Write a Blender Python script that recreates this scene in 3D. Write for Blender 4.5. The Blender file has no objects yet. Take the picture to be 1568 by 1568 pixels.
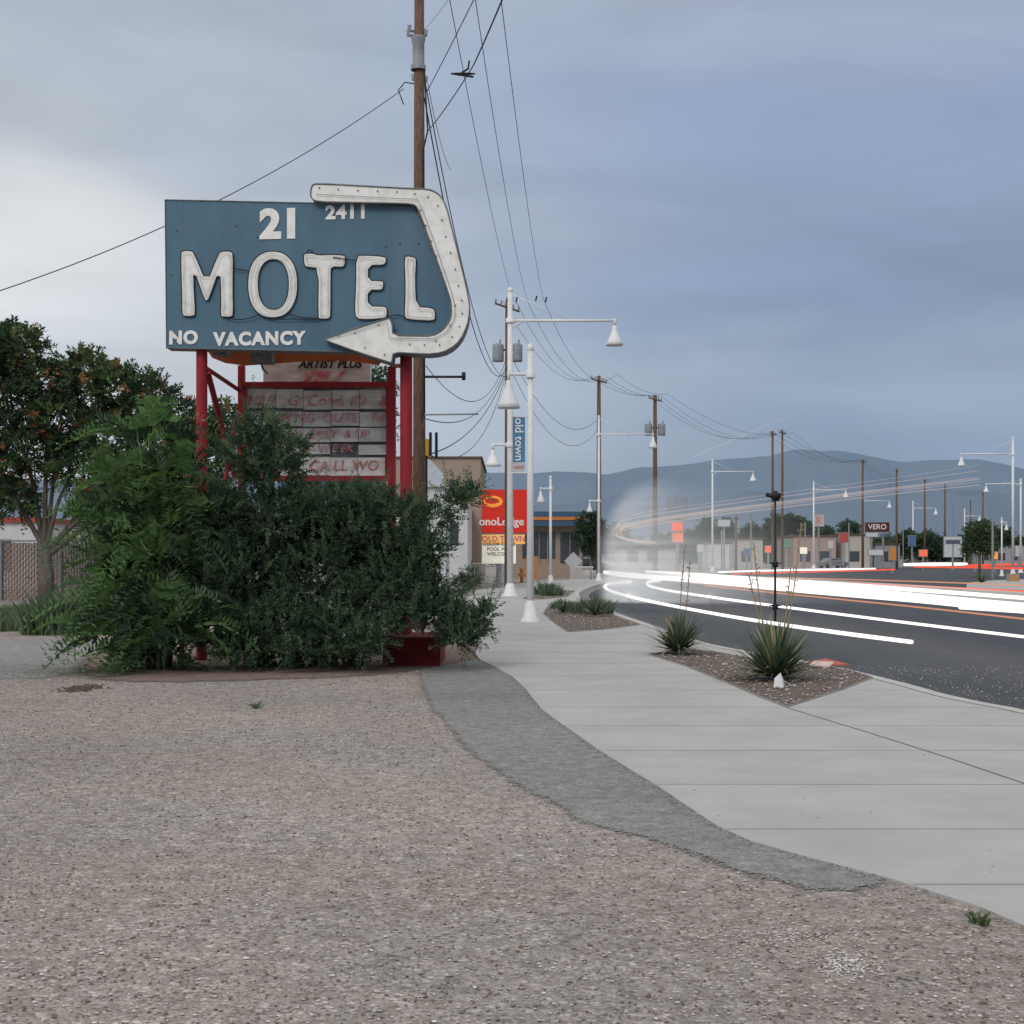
import bpy, math, random
import numpy as np
from mathutils import Vector, Matrix
random.seed(7)
rng = np.random.default_rng(11)
F, HZ, CX, CH = 2240.0, 853.0, 784.0, 1.6     # focal length, horizon, centre in image pixels, camera height; turn pixel positions into metres
sc = bpy.context.scene

def W(px, py, d):  # world point from image pixel coordinates and a chosen depth
    return Vector(((px-CX)/F*d, d, CH+(HZ-py)/F*d))
def G(px, py, z=0.0):
    d = F*(CH-z)/(py-HZ)
    return Vector(((px-CX)/F*d, d, z))
def XX(px, d): return (px-CX)/F*d
def ZZ(py, d): return CH+(HZ-py)/F*d

# ------------------------------------------------------------------ materials
def M(name, c1, c2=None, scale=5, rough=.85, bump=0, bscale=None, detail=4, metallic=0,
      stretch=(1,1,1), lo=.35, hi=.65, spec=.3, emis=None, estr=1, trans=0):
    m = bpy.data.materials.new(name); m.use_nodes = True
    nt = m.node_tree; N = nt.nodes; L = nt.links
    b = N['Principled BSDF']
    b.inputs['Roughness'].default_value = rough
    b.inputs['Metallic'].default_value = metallic
    b.inputs['Specular IOR Level'].default_value = spec
    tc = N.new('ShaderNodeTexCoord'); mp = N.new('ShaderNodeMapping')
    mp.inputs['Scale'].default_value = stretch
    L.new(tc.outputs['Object'], mp.inputs[0])
    if c2 is None: c2 = tuple(x*.8 for x in c1)
    n = N.new('ShaderNodeTexNoise'); n.inputs['Scale'].default_value = scale; n.inputs['Detail'].default_value = detail
    n.inputs['Roughness'].default_value = .65
    L.new(mp.outputs[0], n.inputs['Vector'])
    r = N.new('ShaderNodeValToRGB'); r.color_ramp.elements[0].position = lo; r.color_ramp.elements[1].position = hi
    r.color_ramp.elements[0].color = (*c1, 1); r.color_ramp.elements[1].color = (*c2, 1)
    L.new(n.outputs['Fac'], r.inputs[0]); L.new(r.outputs[0], b.inputs['Base Color'])
    if bump:
        n2 = N.new('ShaderNodeTexNoise'); n2.inputs['Scale'].default_value = bscale or scale*6; n2.inputs['Detail'].default_value = 3
        L.new(mp.outputs[0], n2.inputs['Vector'])
        bp = N.new('ShaderNodeBump'); bp.inputs['Strength'].default_value = bump; bp.inputs['Distance'].default_value = .02
        L.new(n2.outputs['Fac'], bp.inputs['Height']); L.new(bp.outputs[0], b.inputs['Normal'])
    if emis:
        b.inputs['Emission Color'].default_value = (*emis, 1); b.inputs['Emission Strength'].default_value = estr
    return m
def leafmat(name, c, trans=.2):
    m = bpy.data.materials.new(name); m.use_nodes=True; N=m.node_tree.nodes; L=m.node_tree.links; N.remove(N['Principled BSDF'])
    d=N.new('ShaderNodeBsdfDiffuse'); d.inputs[0].default_value=(*c,1)
    if trans:
        t=N.new('ShaderNodeBsdfTranslucent'); t.inputs[0].default_value=(c[0]*1.2,c[1]*1.2,c[2]*.8,1); x=N.new('ShaderNodeMixShader'); x.inputs[0].default_value=trans
        L.new(d.outputs[0],x.inputs[1]); L.new(t.outputs[0],x.inputs[2]); L.new(x.outputs[0],N['Material Output'].inputs[0])
    else: L.new(d.outputs[0],N['Material Output'].inputs[0])
    return m

def gravel_mat(name, ca, cb, cs, csd, vs=70, patch=.35, bump=.6, mixf=.45, feather=False):
    """aggregate: stone cells of several tones over patchy dirt"""
    m = bpy.data.materials.new(name); m.use_nodes = True
    nt = m.node_tree; N = nt.nodes; L = nt.links; b = N['Principled BSDF']
    b.inputs['Roughness'].default_value = .95; b.inputs['Specular IOR Level'].default_value = .15
    tc = N.new('ShaderNodeTexCoord')
    def mapr(src,a,b_,c,d_):
        r=N.new('ShaderNodeMapRange')
        for i,x in enumerate((a,b_,c,d_)): r.inputs[i+1].default_value=x
        L.new(src,r.inputs[0]); return r.outputs[0]
    def mth(op,a,b_):
        q=N.new('ShaderNodeMath'); q.operation=op
        for i,x in enumerate((a,b_)):
            if isinstance(x,(int,float)): q.inputs[i].default_value=x
            else: L.new(x,q.inputs[i])
        return q.outputs[0]
    def noise(s,det=5,ro=.62,off=0):
        n=N.new('ShaderNodeTexNoise'); n.inputs['Scale'].default_value=s; n.inputs['Detail'].default_value=det; n.inputs['Roughness'].default_value=ro
        if off:
            mp=N.new('ShaderNodeMapping'); mp.inputs['Location'].default_value=(off,off*.7,0); L.new(tc.outputs['Object'],mp.inputs[0]); L.new(mp.outputs[0],n.inputs['Vector'])
        else: L.new(tc.outputs['Object'],n.inputs['Vector'])
        return n.outputs['Fac']
    v = N.new('ShaderNodeTexVoronoi'); v.inputs['Scale'].default_value = vs; L.new(tc.outputs['Object'], v.inputs['Vector'])
    sp = N.new('ShaderNodeSeparateColor'); L.new(v.outputs['Color'], sp.inputs[0])
    r = N.new('ShaderNodeValToRGB'); e = r.color_ramp.elements
    e[0].position = 0; e[0].color = (*csd, 1); e[1].position = 1; e[1].color = (*cs, 1)
    x = e.new(.22); x.color = (*ca, 1); x = e.new(.78); x.color = (*cb, 1)
    L.new(sp.outputs[0], r.inputs[0])
    r2 = N.new('ShaderNodeValToRGB'); r2.color_ramp.elements[0].position = .40; r2.color_ramp.elements[1].position = .60
    r2.color_ramp.elements[0].color = (*ca, 1); r2.color_ramp.elements[1].color = (*cb, 1)
    L.new(mth('ADD',noise(patch),mth('MULTIPLY',mth('SUBTRACT',sp.outputs[1],.5),.10)), r2.inputs[0])
    mx = N.new('ShaderNodeMix'); mx.data_type = 'RGBA'; mx.inputs[0].default_value = mixf
    L.new(r.outputs[0], mx.inputs[6]); L.new(r2.outputs[0], mx.inputs[7]); col=mx.outputs[2]
    v2 = N.new('ShaderNodeTexVoronoi'); v2.inputs['Scale'].default_value = vs*.42; L.new(tc.outputs['Object'], v2.inputs['Vector'])
    s2 = N.new('ShaderNodeSeparateColor'); L.new(v2.outputs['Color'], s2.inputs[0])
    a1=mth('MULTIPLY',mapr(s2.outputs[1],.68,.74,0,1),mapr(v2.outputs['Distance'],.42,.3,0,.9))
    r3 = N.new('ShaderNodeValToRGB'); r3.color_ramp.elements[0].color=(*csd,1); r3.color_ramp.elements[1].color=(*cs,1); L.new(s2.outputs[2],r3.inputs[0])
    mx2 = N.new('ShaderNodeMix'); mx2.data_type='RGBA'; L.new(a1,mx2.inputs[0]); L.new(col,mx2.inputs[6]); L.new(r3.outputs[0],mx2.inputs[7]); col=mx2.outputs[2]
    n3 = noise(7,7,.8)
    k1=mth('MULTIPLY',mapr(n3,.3,.7,.60,1.36),mapr(noise(.22,3,.55,7.3),.3,.7,.84,1.14))
    mm = N.new('ShaderNodeVectorMath'); mm.operation = 'SCALE'; L.new(col, mm.inputs[0]); L.new(k1, mm.inputs['Scale'])
    L.new(mm.outputs[0], b.inputs['Base Color'])
    bp = N.new('ShaderNodeBump'); bp.inputs['Strength'].default_value = bump; bp.inputs['Distance'].default_value = .016; bp.invert = True
    L.new(mth('SUBTRACT',v.outputs['Distance'],n3), bp.inputs['Height']); L.new(bp.outputs[0], b.inputs['Normal'])
    if feather:
        at=N.new('ShaderNodeAttribute'); at.attribute_name='edge'
        nn=mapr(noise(3.2,5,.7,3.1),.3,.7,-.45,.45)
        dither=mth('MULTIPLY',mth('SUBTRACT',sp.outputs[2],.5),.75)
        L.new(mapr(mth('ADD',mth('ADD',at.outputs['Fac'],nn),dither),.46,.54,0,feather if feather is not True else 1),b.inputs['Alpha'])
    return m

# ------------------------------------------------------------------ builders
class B:
    def __init__(s): s.v=[]; s.f=[]; s.m=[]
    def add(s, vs, fs, mi=0):
        o=len(s.v); s.v += [tuple(v) for v in vs]; s.f += [tuple(i+o for i in f) for f in fs]; s.m += [mi]*len(fs)
    def box(s, x0,x1,y0,y1,z0,z1, mi=0):
        vs=[(x0,y0,z0),(x1,y0,z0),(x1,y1,z0),(x0,y1,z0),(x0,y0,z1),(x1,y0,z1),(x1,y1,z1),(x0,y1,z1)]
        s.add(vs,[(0,3,2,1),(4,5,6,7),(0,1,5,4),(1,2,6,5),(2,3,7,6),(3,0,4,7)],mi)
    def tube(s, pts, rad, n=8, mi=0):
        pts=[Vector(p) for p in pts]
        if not hasattr(rad,'__len__'): rad=[rad]*len(pts)
        vs=[]; fs=[]; prev=None
        for i,p in enumerate(pts):
            t=(pts[min(i+1,len(pts)-1)]-pts[max(i-1,0)])
            if t.length<1e-9: t=Vector((0,0,1))
            t.normalize()
            if prev is None:
                a=Vector((0,0,1)) if abs(t.z)<.9 else Vector((1,0,0))
                u=t.cross(a).normalized()
            else:
                u=(prev-t*prev.dot(t))
                u=u.normalized() if u.length>1e-6 else t.orthogonal().normalized()
            prev=u; w=t.cross(u)
            for k in range(n):
                a=2*math.pi*k/n; vs.append(p+(u*math.cos(a)+w*math.sin(a))*rad[i])
        for i in range(len(pts)-1):
            for k in range(n):
                k2=(k+1)%n; fs.append((i*n+k,i*n+k2,(i+1)*n+k2,(i+1)*n+k))
        fs.append(tuple(range(n))[::-1]); fs.append(tuple((len(pts)-1)*n+k for k in range(n)))
        s.add(vs,fs,mi)
    def lathe(s, o, prof, n=20, mi=0):
        vs=[];fs=[]
        for r,z in prof:
            for k in range(n):
                a=2*math.pi*k/n; vs.append((o[0]+r*math.cos(a),o[1]+r*math.sin(a),o[2]+z))
        for i in range(len(prof)-1):
            for k in range(n):
                k2=(k+1)%n; fs.append((i*n+k,i*n+k2,(i+1)*n+k2,(i+1)*n+k))
        s.add(vs,fs,mi)
    def prism(s, front, back, mi=0, side=None):
        n=len(front); vs=list(front)+list(back)
        s.add(vs,[tuple(range(n))],mi)
        s.add(vs,[(i,(i+1)%n,(i+1)%n+n,i+n) for i in range(n)]+[tuple(range(n,2*n))[::-1]], mi if side is None else side)
    def slab(s, poly, z0, z1, mi=0, side=None):
        s.prism([(p[0],p[1],z1) for p in poly],[(p[0],p[1],z0) for p in poly],mi,side)
    def obj(s, name, mats, parent=None, smooth=False, origin=None):
        me=bpy.data.meshes.new(name); vs=s.v
        if origin is not None: vs=[(v[0]-origin[0],v[1]-origin[1],v[2]-origin[2]) for v in vs]
        me.from_pydata(vs,[],s.f)
        for m in mats: me.materials.append(m)
        me.polygons.foreach_set('material_index', s.m)
        if smooth: me.polygons.foreach_set('use_smooth',[True]*len(s.f))
        me.update()
        o=bpy.data.objects.new(name,me); sc.collection.objects.link(o)
        if origin is not None: o.location=origin
        if parent:
            o.parent=parent; o.matrix_parent_inverse=Matrix.Translation(-Vector(parent.location))
        return o
def empty(name, loc):
    e=bpy.data.objects.new(name,None); e.location=loc; e.empty_display_size=.3; sc.collection.objects.link(e); return e
def text(s, loc, size, m, parent, offset=0, roty=0, xs=1, name='lettering', shear=0, extrude=.003, spacing=1, rotz=0):
    c=bpy.data.curves.new(name,'FONT'); c.body=s; c.size=size; c.align_x='CENTER'; c.align_y='CENTER'
    c.offset=offset; c.extrude=extrude; c.shear=shear; c.space_character=spacing; c.materials.append(m); c.resolution_u=4
    o=bpy.data.objects.new(name,c); sc.collection.objects.link(o)
    o.location=loc; o.rotation_euler=(math.pi/2,roty,rotz); o.scale=(xs,1,1)
    if parent: o.parent=parent; o.matrix_parent_inverse=Matrix.Translation(-Vector(parent.location))
    return o
def chaikin(p, it=2, closed=True):
    p=[Vector(q) for q in p]
    for _ in range(it):
        q=[]; n=len(p)
        for i in range(n if closed else n-1):
            a=p[i]; b=p[(i+1)%n]; q+= [a*.75+b*.25, a*.25+b*.75]
        if not closed: q=[p[0]]+q+[p[-1]]
        p=q
    return p
def offset(path,dst,closed=False):
    out=[]; n=len(path)
    for i,p in enumerate(path):
        a=Vector(path[(i-1)%n if closed else max(i-1,0)][:2]); c=Vector(path[(i+1)%n if closed else min(i+1,n-1)][:2]); t=(c-a).normalized(); nn=Vector((-t.y,t.x)); out.append(Vector(p[:2])+nn*dst)
    return out
def feathered(name,pts,z,mat,wd):
    area=sum(pts[i][0]*pts[(i+1)%len(pts)][1]-pts[(i+1)%len(pts)][0]*pts[i][1] for i in range(len(pts)))
    if area<0: pts=pts[::-1]
    P=[Vector(p[:2]) for p in pts]
    out=offset([tuple(p) for p in P],-wd,True)
    n=len(P); vs=[(p.x,p.y,z) for p in P]+[(p.x,p.y,z) for p in out]
    me=bpy.data.meshes.new(name); me.from_pydata(vs,[],[tuple(range(n))]+[(i,i+n,(i+1)%n+n,(i+1)%n) for i in range(n)])
    at=me.attributes.new('edge','FLOAT','POINT'); at.data.foreach_set('value',[1.25]*n+[-.4]*n); me.materials.append(mat)
    o=bpy.data.objects.new(name,me); sc.collection.objects.link(o); return o

# ------------------------------------------------------------------ palette
LA=(.385,.312,.272); LB=(.325,.31,.295)
m_lot   = gravel_mat('lot_gravel',LA,LB,(.70,.65,.61),(.10,.08,.068),vs=52,bump=1,mixf=.46,patch=.3)
m_patch = gravel_mat('old_asphalt',(.252,.25,.242),(.28,.276,.268),(.45,.44,.42),(.13,.13,.125),vs=80,bump=.7,feather=True)
m_soil  = gravel_mat('soil',(.27,.195,.16),(.29,.225,.19),(.42,.35,.3),(.11,.08,.06),vs=60,bump=.8,feather=.85)
m_drive = gravel_mat('drive_asphalt',(.285,.282,.275),(.31,.305,.30),(.44,.43,.41),(.13,.13,.13),vs=60,bump=.5,feather=.9)
m_ground= M('dirt',(.30,.26,.22),(.24,.21,.17),scale=.3)
m_bed   = M('bed_gravel',(.20,.155,.13),(.12,.10,.085),scale=30,bump=.6)
m_walk  = M('sidewalk_concrete',(.375,.37,.36),(.47,.463,.45),scale=.9,rough=.9,bump=.15,bscale=120,detail=9,lo=.3,hi=.7)
m_kerb  = M('kerb_concrete',(.44,.43,.415),(.52,.51,.495),scale=3,rough=.9)
m_joint = M('joint',(.20,.19,.18),(.30,.29,.275),scale=8)
m_road  = M('road_asphalt',(.025,.029,.033),(.042,.046,.052),scale=.8,rough=.6,bump=.3,bscale=160,detail=8,spec=.35,stretch=(1.5,.35,1))
m_white = M('white_paint',(.82,.82,.82),(.72,.73,.73),scale=3,rough=.45)
m_wood  = M('pole_wood',(.10,.055,.035),(.22,.14,.095),scale=6,rough=.9,stretch=(6,6,.6),bump=.4,bscale=30)
m_wire  = M('wire',(.03,.03,.035))
m_dark  = M('dark_metal',(.02,.02,.022),rough=.5)
m_grey  = M('galvanised',(.30,.32,.34),(.22,.24,.26),rough=.5,scale=4)
m_red   = M('red_paint',(.36,.018,.03),(.24,.018,.024),scale=5,rough=.55,stretch=(1,1,.4),detail=8)
m_redc  = M('red_masonry',(.20,.018,.02),(.12,.014,.016),scale=4,rough=.9,detail=8,bump=.3)
m_blue  = M('blue_paint',(.098,.182,.25),(.060,.132,.195),scale=2.2,rough=.6,stretch=(1,1,.3),detail=10,lo=.3,hi=.75)
m_letter= M('letter_white',(.86,.85,.82),(.62,.60,.55),scale=5,rough=.6,detail=9,lo=.45,hi=.78)
m_rim   = M('sign_rim',(.11,.12,.13),(.20,.20,.2),scale=8,rough=.6)
m_orange= M('orange_panel',(.62,.15,.05),(.45,.10,.035),scale=3,rough=.6)
m_board = M('letterboard',(.82,.81,.78),(.50,.49,.45),scale=2.5,rough=.5,stretch=(1,1,3),detail=8)
m_rtext = M('red_lettering',(.62,.08,.09),(.70,.40,.38),scale=9,lo=.4,hi=.6)
m_tan   = M('stucco_tan',(.36,.28,.23),(.32,.25,.2),scale=1.5,bump=.2)
m_stw   = M('stucco_white',(.62,.62,.62),(.54,.54,.54),scale=1.5)
m_glass = M('window_glass',(.03,.04,.05),(.06,.07,.08),rough=.15,spec=.6)
m_roofb = M('roof_brown',(.14,.08,.055),(.1,.06,.04))
m_bark  = M('bark',(.10,.085,.07),(.19,.165,.14),scale=5,stretch=(3,3,.5),bump=.6,bscale=25)

# ------------------------------------------------------------------ foliage
def nrm(a): return a/np.maximum(np.linalg.norm(a,axis=-1,keepdims=True),1e-9)
def ell_sample(ells, n, inner=.45, up=.5, jit=.6):
    E=np.array(ells,float); w=(E[:,3]*E[:,4]*E[:,5])**(2/3); w/=w.sum()
    k=rng.choice(len(E),n,p=w); d=nrm(rng.normal(size=(n,3)))
    r=inner+(1-inner)*rng.random(n)**.7
    P=E[k,:3]+d*E[k,3:]*r[:,None]
    D=nrm(d+np.array([0,0,up])+jit*rng.normal(size=(n,3)))
    return P,D
def shoot_leaves(P,D,L,npair,ll,lw,droop=.3,spread=.85,nj=.45):
    n=len(P); t=np.linspace(.08,1,npair)
    L=np.broadcast_to(L,(n,))
    Q=P[:,None,:]+D[:,None,:]*(L[:,None]*t)[:,:,None]
    Q[...,2]-=droop*L[:,None]*t**2
    side=nrm(np.cross(D,rng.normal(size=(n,3)) + np.array([0,0,1.5]))); up=np.cross(side,D)
    out=[]
    for s in (1,-1):
        ld=nrm(s*side[:,None,:]*spread+D[:,None,:]*.55+.6*nj*rng.normal(size=(n,npair,3)))
        ln=nrm(up[:,None,:]+nj*rng.normal(size=(n,npair,3)))
        w=nrm(np.cross(ld,ln)); sz=(.7+.5*rng.random((n,npair,1)))*(1.1-.4*t[None,:,None])
        a=Q; b=Q+ld*ll*.45*sz+w*lw*.5*sz; c=Q+ld*ll*sz; e=Q+ld*ll*.45*sz-w*lw*.5*sz
        out.append(np.stack([a,b,c,e],axis=2))
    return np.concatenate(out,axis=1)
def leaf_mesh(name, quads, mats, mi, parent=None):
    K=len(quads); me=bpy.data.meshes.new(name)
    me.vertices.add(K*4); me.vertices.foreach_set('co',quads.reshape(-1).astype(np.float32))
    me.loops.add(K*4); me.loops.foreach_set('vertex_index',np.arange(K*4,dtype=np.int32))
    me.polygons.add(K); me.polygons.foreach_set('loop_start',np.arange(0,K*4,4,dtype=np.int32))
    for m in mats: me.materials.append(m)
    me.polygons.foreach_set('material_index',mi.astype(np.int32)); me.update(calc_edges=True); me.validate()
    o=bpy.data.objects.new(name,me); sc.collection.objects.link(o)
    if parent: o.parent=parent; o.matrix_parent_inverse=Matrix.Translation(-Vector(parent.location))
    return o
def foliage(name, ells, n, L, npair, ll, lw, mats, probs, parent, droop=.3, inner=.45, up=.5, zmin=0.03, jit=.6, nj=.45):
    P,D=ell_sample(ells,n,inner,up,jit)
    k=P[:,2]>zmin; P=P[k]; D=D[k]; n=len(P)
    LL=L*(.6+.8*rng.random(n))
    q=shoot_leaves(P,D,LL,npair,ll,lw,droop,nj=nj)
    q[...,2]=np.maximum(q[...,2],zmin*.5+.01*rng.random(q[...,2].shape))
    mi=rng.choice(len(mats),n,p=probs)
    mi=np.repeat(mi,q.shape[1])
    return leaf_mesh(name,q.reshape(-1,4,3),mats,mi,parent)
def EL(lst, d, dy):
    out=[]
    for e in lst:
        px,py,rx,ry=e[:4]; dd=d+(e[4] if len(e)>4 else 0)
        out.append((XX(px,dd),dd,ZZ(py,dd),rx/F*dd,dy*(.7+.3*rx/80),ry/F*dd))
    return out
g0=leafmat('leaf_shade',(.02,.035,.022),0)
g1=leafmat('leaf_dark',(.040,.072,.046)); g2=leafmat('leaf_mid',(.068,.11,.068)); g3=leafmat('leaf_light',(.12,.175,.10),.25)
g4=leafmat('leaf_sumac',(.125,.22,.085),.25); g5=leafmat('leaf_olive',(.11,.135,.06),.25); g6=leafmat('seed_clusters',(.32,.16,.08))
g7=leafmat('grass_bluegreen',(.13,.18,.115),0); g8=leafmat('yucca_leaf',(.14,.18,.11),0)

def tree(name, base, H, ells, nshoot, L, npair, ll, lw, mats, probs, trunk_r=.2, nb=9, lean=0, inner=.4, fork=.35):
    e=empty(name,base); b=B(); bx,by,bz=base
    fk=Vector((bx+lean,by,bz+H*fork))
    b.tube([base, (bx+lean*.3,by,bz+H*fork*.5), fk],[trunk_r*1.25,trunk_r,trunk_r*.85],10)
    idx=rng.choice(len(ells),min(nb,len(ells)),replace=False)
    for i in idx:
        c=Vector(ells[i][:3]); s0=fk.lerp(Vector((bx+lean*.3,by,bz+H*fork*.5)),random.random()*.6)
        mid=s0.lerp(c,.45)+Vector((random.uniform(-.4,.4),random.uniform(-.3,.3),random.uniform(.2,.8)))
        pts=chaikin([s0,mid,c],2,False); r=[trunk_r*.45*(1-.85*k/(len(pts)-1)) for k in range(len(pts))]
        b.tube(pts,r,7)
        for j in range(5):
            s=pts[random.randrange(len(pts)//3,len(pts))]; q=c+Vector((random.uniform(-1,1)*ells[i][3],random.uniform(-1,1)*ells[i][4],random.uniform(-.3,1)*ells[i][5]))
            b.tube([s,s.lerp(q,.5)+Vector((0,0,.1)),q],[trunk_r*.15,trunk_r*.09,trunk_r*.03],5)
    b.obj('trunk_and_limbs',[m_bark],e,True)
    foliage('crown',ells,nshoot,L,npair,ll,lw,mats,probs,e,inner=inner,zmin=bz+.5)
    return e

# ================================================================== GROUND
b=B(); b.add([(-9000,-200,-.13),(9000,-200,-.13),(9000,9500,-.13),(-9000,9500,-.13)],[(0,1,2,3)]); b.obj('ground',[m_ground])

leftE=[G(1568,1417),G(1500,1388),G(1365,1345),G(1230,1310),G(1150,1287),G(1100,1265),G(1050,1232),G(1010,1205),G(920,1150),G(860,1108),G(830,1086),G(805,1055),G(785,1036),G(760,1022),G(735,1010),G(728,1000),G(735,985),G(735,960),G(715,935),G(690,915)]
leftE=[(6.5,3.6),(4.2,4.7)]+[(p.x,p.y) for p in leftE]
leftF=[(-1.6,72),(.6,90),(5,107),(13.5,135),(30,181.5),(59,241.5),(127,343),(257,503)]
kerb=[(7.0,4.0),(6.3,9.5),(5.55,13.2)]+[tuple(G(*p)[:2]) for p in [(1568,1087),(1500,1075),(1440,1062),(1400,1050),(1335,1034),(1290,1023),(1200,1006),(1130,995),(1075,984),(1020,966),(985,953),(960,945),(935,936),(905,925),(885,912),(887,905),(905,898),(925,892)]]+[(10,110),(16.4,133),(33,179),(62,239),(130,340),(260,500)]
kerb=[tuple(p)[:2] for p in chaikin([Vector((x,y,0)) for x,y in kerb],1,False)]
walk=leftE+leftF+kerb[::-1]
b=B(); b.slab(walk,-.13,0,0); b.obj('sidewalk',[m_walk])
b=B()
kin=offset(kerb,.17); kout=offset(kerb,-.012)
vs=[];fs=[]
for i in range(len(kerb)):
    vs += [(kin[i].x,kin[i].y,.004),(kout[i].x,kout[i].y,.004),(kout[i].x,kout[i].y,-.125)]
for i in range(len(kerb)-1):
    a=i*3; c=a+3; fs += [(a,a+1,c+1,c),(a+1,a+2,c+2,c+1)]
b.add(vs,fs)
for i in range(0,len(kin)-1):
    if kerb[i][1]<60:
        p,q=kin[i],kin[i+1]; t=(q-p).normalized(); n=Vector((-t.y,t.x))*.007
        b.add([(p.x,p.y,.007),(q.x,q.y,.007),(q.x+n.x,q.y+n.y,.007),(p.x+n.x,p.y+n.y,.007)],[(0,1,2,3)],1)
b.obj('kerb',[m_kerb,m_joint])
b=B()
le=sorted([(p[1],p[0]) for p in leftE]); ke=sorted([(p[1],p[0]) for p in kerb if p[1]<62])
lx=lambda d: np.interp(d,[q[0] for q in le],[q[1] for q in le])
kx=lambda d: np.interp(d,[q[0] for q in ke],[q[1] for q in ke])
for d in [5.75,7.15,8.6,10.3,12.1,13.9,15.6,17.6,19.8,22,24.5,27,30,33,37,41,46,52]:
    a=lx(d)+.01; c=kx(d)-.2; w=.003+d*.0002; sk=random.uniform(-.03,.03)
    b.add([(a,d-w,.003),(c,d-w+sk,.003),(c,d+w+sk,.003),(a,d+w,.003)],[(0,1,2,3)])
pj=[G(1205,1084),G(1330,1122),G(1450,1160),G(1568,1200),G(1700,1246)]
for i in range(len(pj)-1):
    p,q=pj[i],pj[i+1]; n=Vector((q.y-p.y,-(q.x-p.x),0)).normalized()*.008
    b.add([(p-n)+Vector((0,0,.0055)),(p+n)+Vector((0,0,.0055)),(q+n)+Vector((0,0,.0055)),(q-n)+Vector((0,0,.0055))],[(0,1,2,3)])
b.obj('sidewalk_joints',[m_joint])

lot=[(-200,-10),(9,-10),(6.8,3.8),(5.6,5),(2.9,7.5),(2.2,9),(1.8,11),(1.2,15),(.9,20),(.8,30),(.8,40),(0,60),(.5,72),(2.7,88),(7,107),(15,134),(31,180),(60,240),(128,342),(258,502),(-200,502)]
b=B(); b.add([(x,y,-.016) for x,y in lot],[tuple(range(len(lot)))]); b.obj('gravel_lot',[m_lot])
pat=[(1350,1343),(1265,1358),(1195,1338),(1120,1318),(1040,1288),(965,1266),(912,1258),(875,1228),(810,1202),(785,1180),(725,1142),(702,1110),(676,1086),(655,1045),(650,1018),(665,1004),(740,1004),(775,1018),(812,1040),(850,1080),(935,1140),(1030,1195),(1120,1252),(1240,1300)]
pp=chaikin([G(*p) for p in pat],1)
feathered('asphalt_path',[(p.x,p.y) for p in pp],-.008,m_patch,.19)
feathered('asphalt_drive',[tuple(G(*q)[:2]) for q in [(-500,1038),(60,1034),(130,1024),(160,1000),(140,978),(-400,980)]],-.012,m_drive,.8)
feathered('planting_soil',[tuple(p)[:2] for p in chaikin([G(*q) for q in [(150,1036),(230,1042),(400,1038),(560,1032),(640,1020),(690,1012),(720,1003),(715,985),(600,975),(200,985),(140,1010)]],1)],-.0045,m_soil,.45)
rr=[(26,-10),(26,40),(25,66),(23.6,76),(28,90),(32,99),(52,125),(90,180),(150,250),(330,420),(420,500)]
rd=[(8,-10),(7.1,4)]+[(x-.02,y) for x,y in kerb[1:]]+rr[::-1]
b=B(); b.add([(x,y,-.124) for x,y in rd],[tuple(range(len(rd)))]); b.obj('road',[m_road])
b=B(); g_=offset(kerb,-.45); vs=[];fs=[]
for i in range(len(kerb)): vs+=[(kout[i].x,kout[i].y,-.118),(g_[i].x,g_[i].y,-.119)]
for i in range(len(kerb)-1): fs.append((2*i,2*i+1,2*i+3,2*i+2))
b.add(vs,fs); b.obj('gutter',[M('gutter_concrete',(.17,.17,.165),(.25,.245,.24),scale=2)])
b=B(); b.slab(rr+[(x+3,y-2) for x,y in rr[::-1]],-.13,0,0); b.obj('sidewalk',[m_walk])
beds=[[(995,1003),(1040,994),(1090,998),(1150,1009),(1230,1016),(1300,1027),(1336,1038),(1290,1056),(1205,1083),(1165,1068),(1110,1044),(1050,1020)],
      [(832,940),(838,929),(870,925),(905,929),(935,941),(980,957),(925,964),(870,968),(850,955)],
      [(800,917),(815,909),(850,903),(880,905),(868,914),(830,918)]]
b=B(); eb=B()
for bd in beds:
    p=[G(*q) for q in bd]; b.add([(v.x,v.y,.010) for v in p],[tuple(range(len(p)))])
    pc=p+[p[0]]
    for i in range(len(pc)-1): eb.tube([pc[i]+Vector((0,0,.006)),pc[i+1]+Vector((0,0,.006))],.012,4)
b.obj('planting_bed',[m_bed]); eb.obj('bed_edging',[m_joint])
def inside(pt,poly):
    c=False;n=len(poly);j=n-1
    for i in range(n):
        xi,yi=poly[i][0],poly[i][1]; xj,yj=poly[j][0],poly[j][1]
        if (yi>pt[1])!=(yj>pt[1]) and pt[0]<(xj-xi)*(pt[1]-yi)/(yj-yi)+xi: c=not c
        j=i
    return c
def stone(b,x,y,z,s,mi):
    o=[(1,0,0),(0,1,0),(-1,0,0),(0,-1,0),(0,0,.7),(0,0,-.7)]
    a=random.random()*6.28; ca,sa=math.cos(a),math.sin(a)
    vs=[]
    for v in o:
        k=s*random.uniform(.6,1.3); vx,vy=v[0]*k,v[1]*k*.8
        vs.append((x+vx*ca-vy*sa,y+vx*sa+vy*ca,z+v[2]*k*.6))
    b.add(vs,[(0,1,4),(1,2,4),(2,3,4),(3,0,4),(1,0,5),(2,1,5),(3,2,5),(0,3,5)],mi)
m_s=[M('stone_a',(.50,.42,.38)),M('stone_b',(.20,.14,.115)),M('stone_c',(.68,.66,.63)),M('stone_d',(.28,.27,.26))]
b=B(); cnt=0
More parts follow.
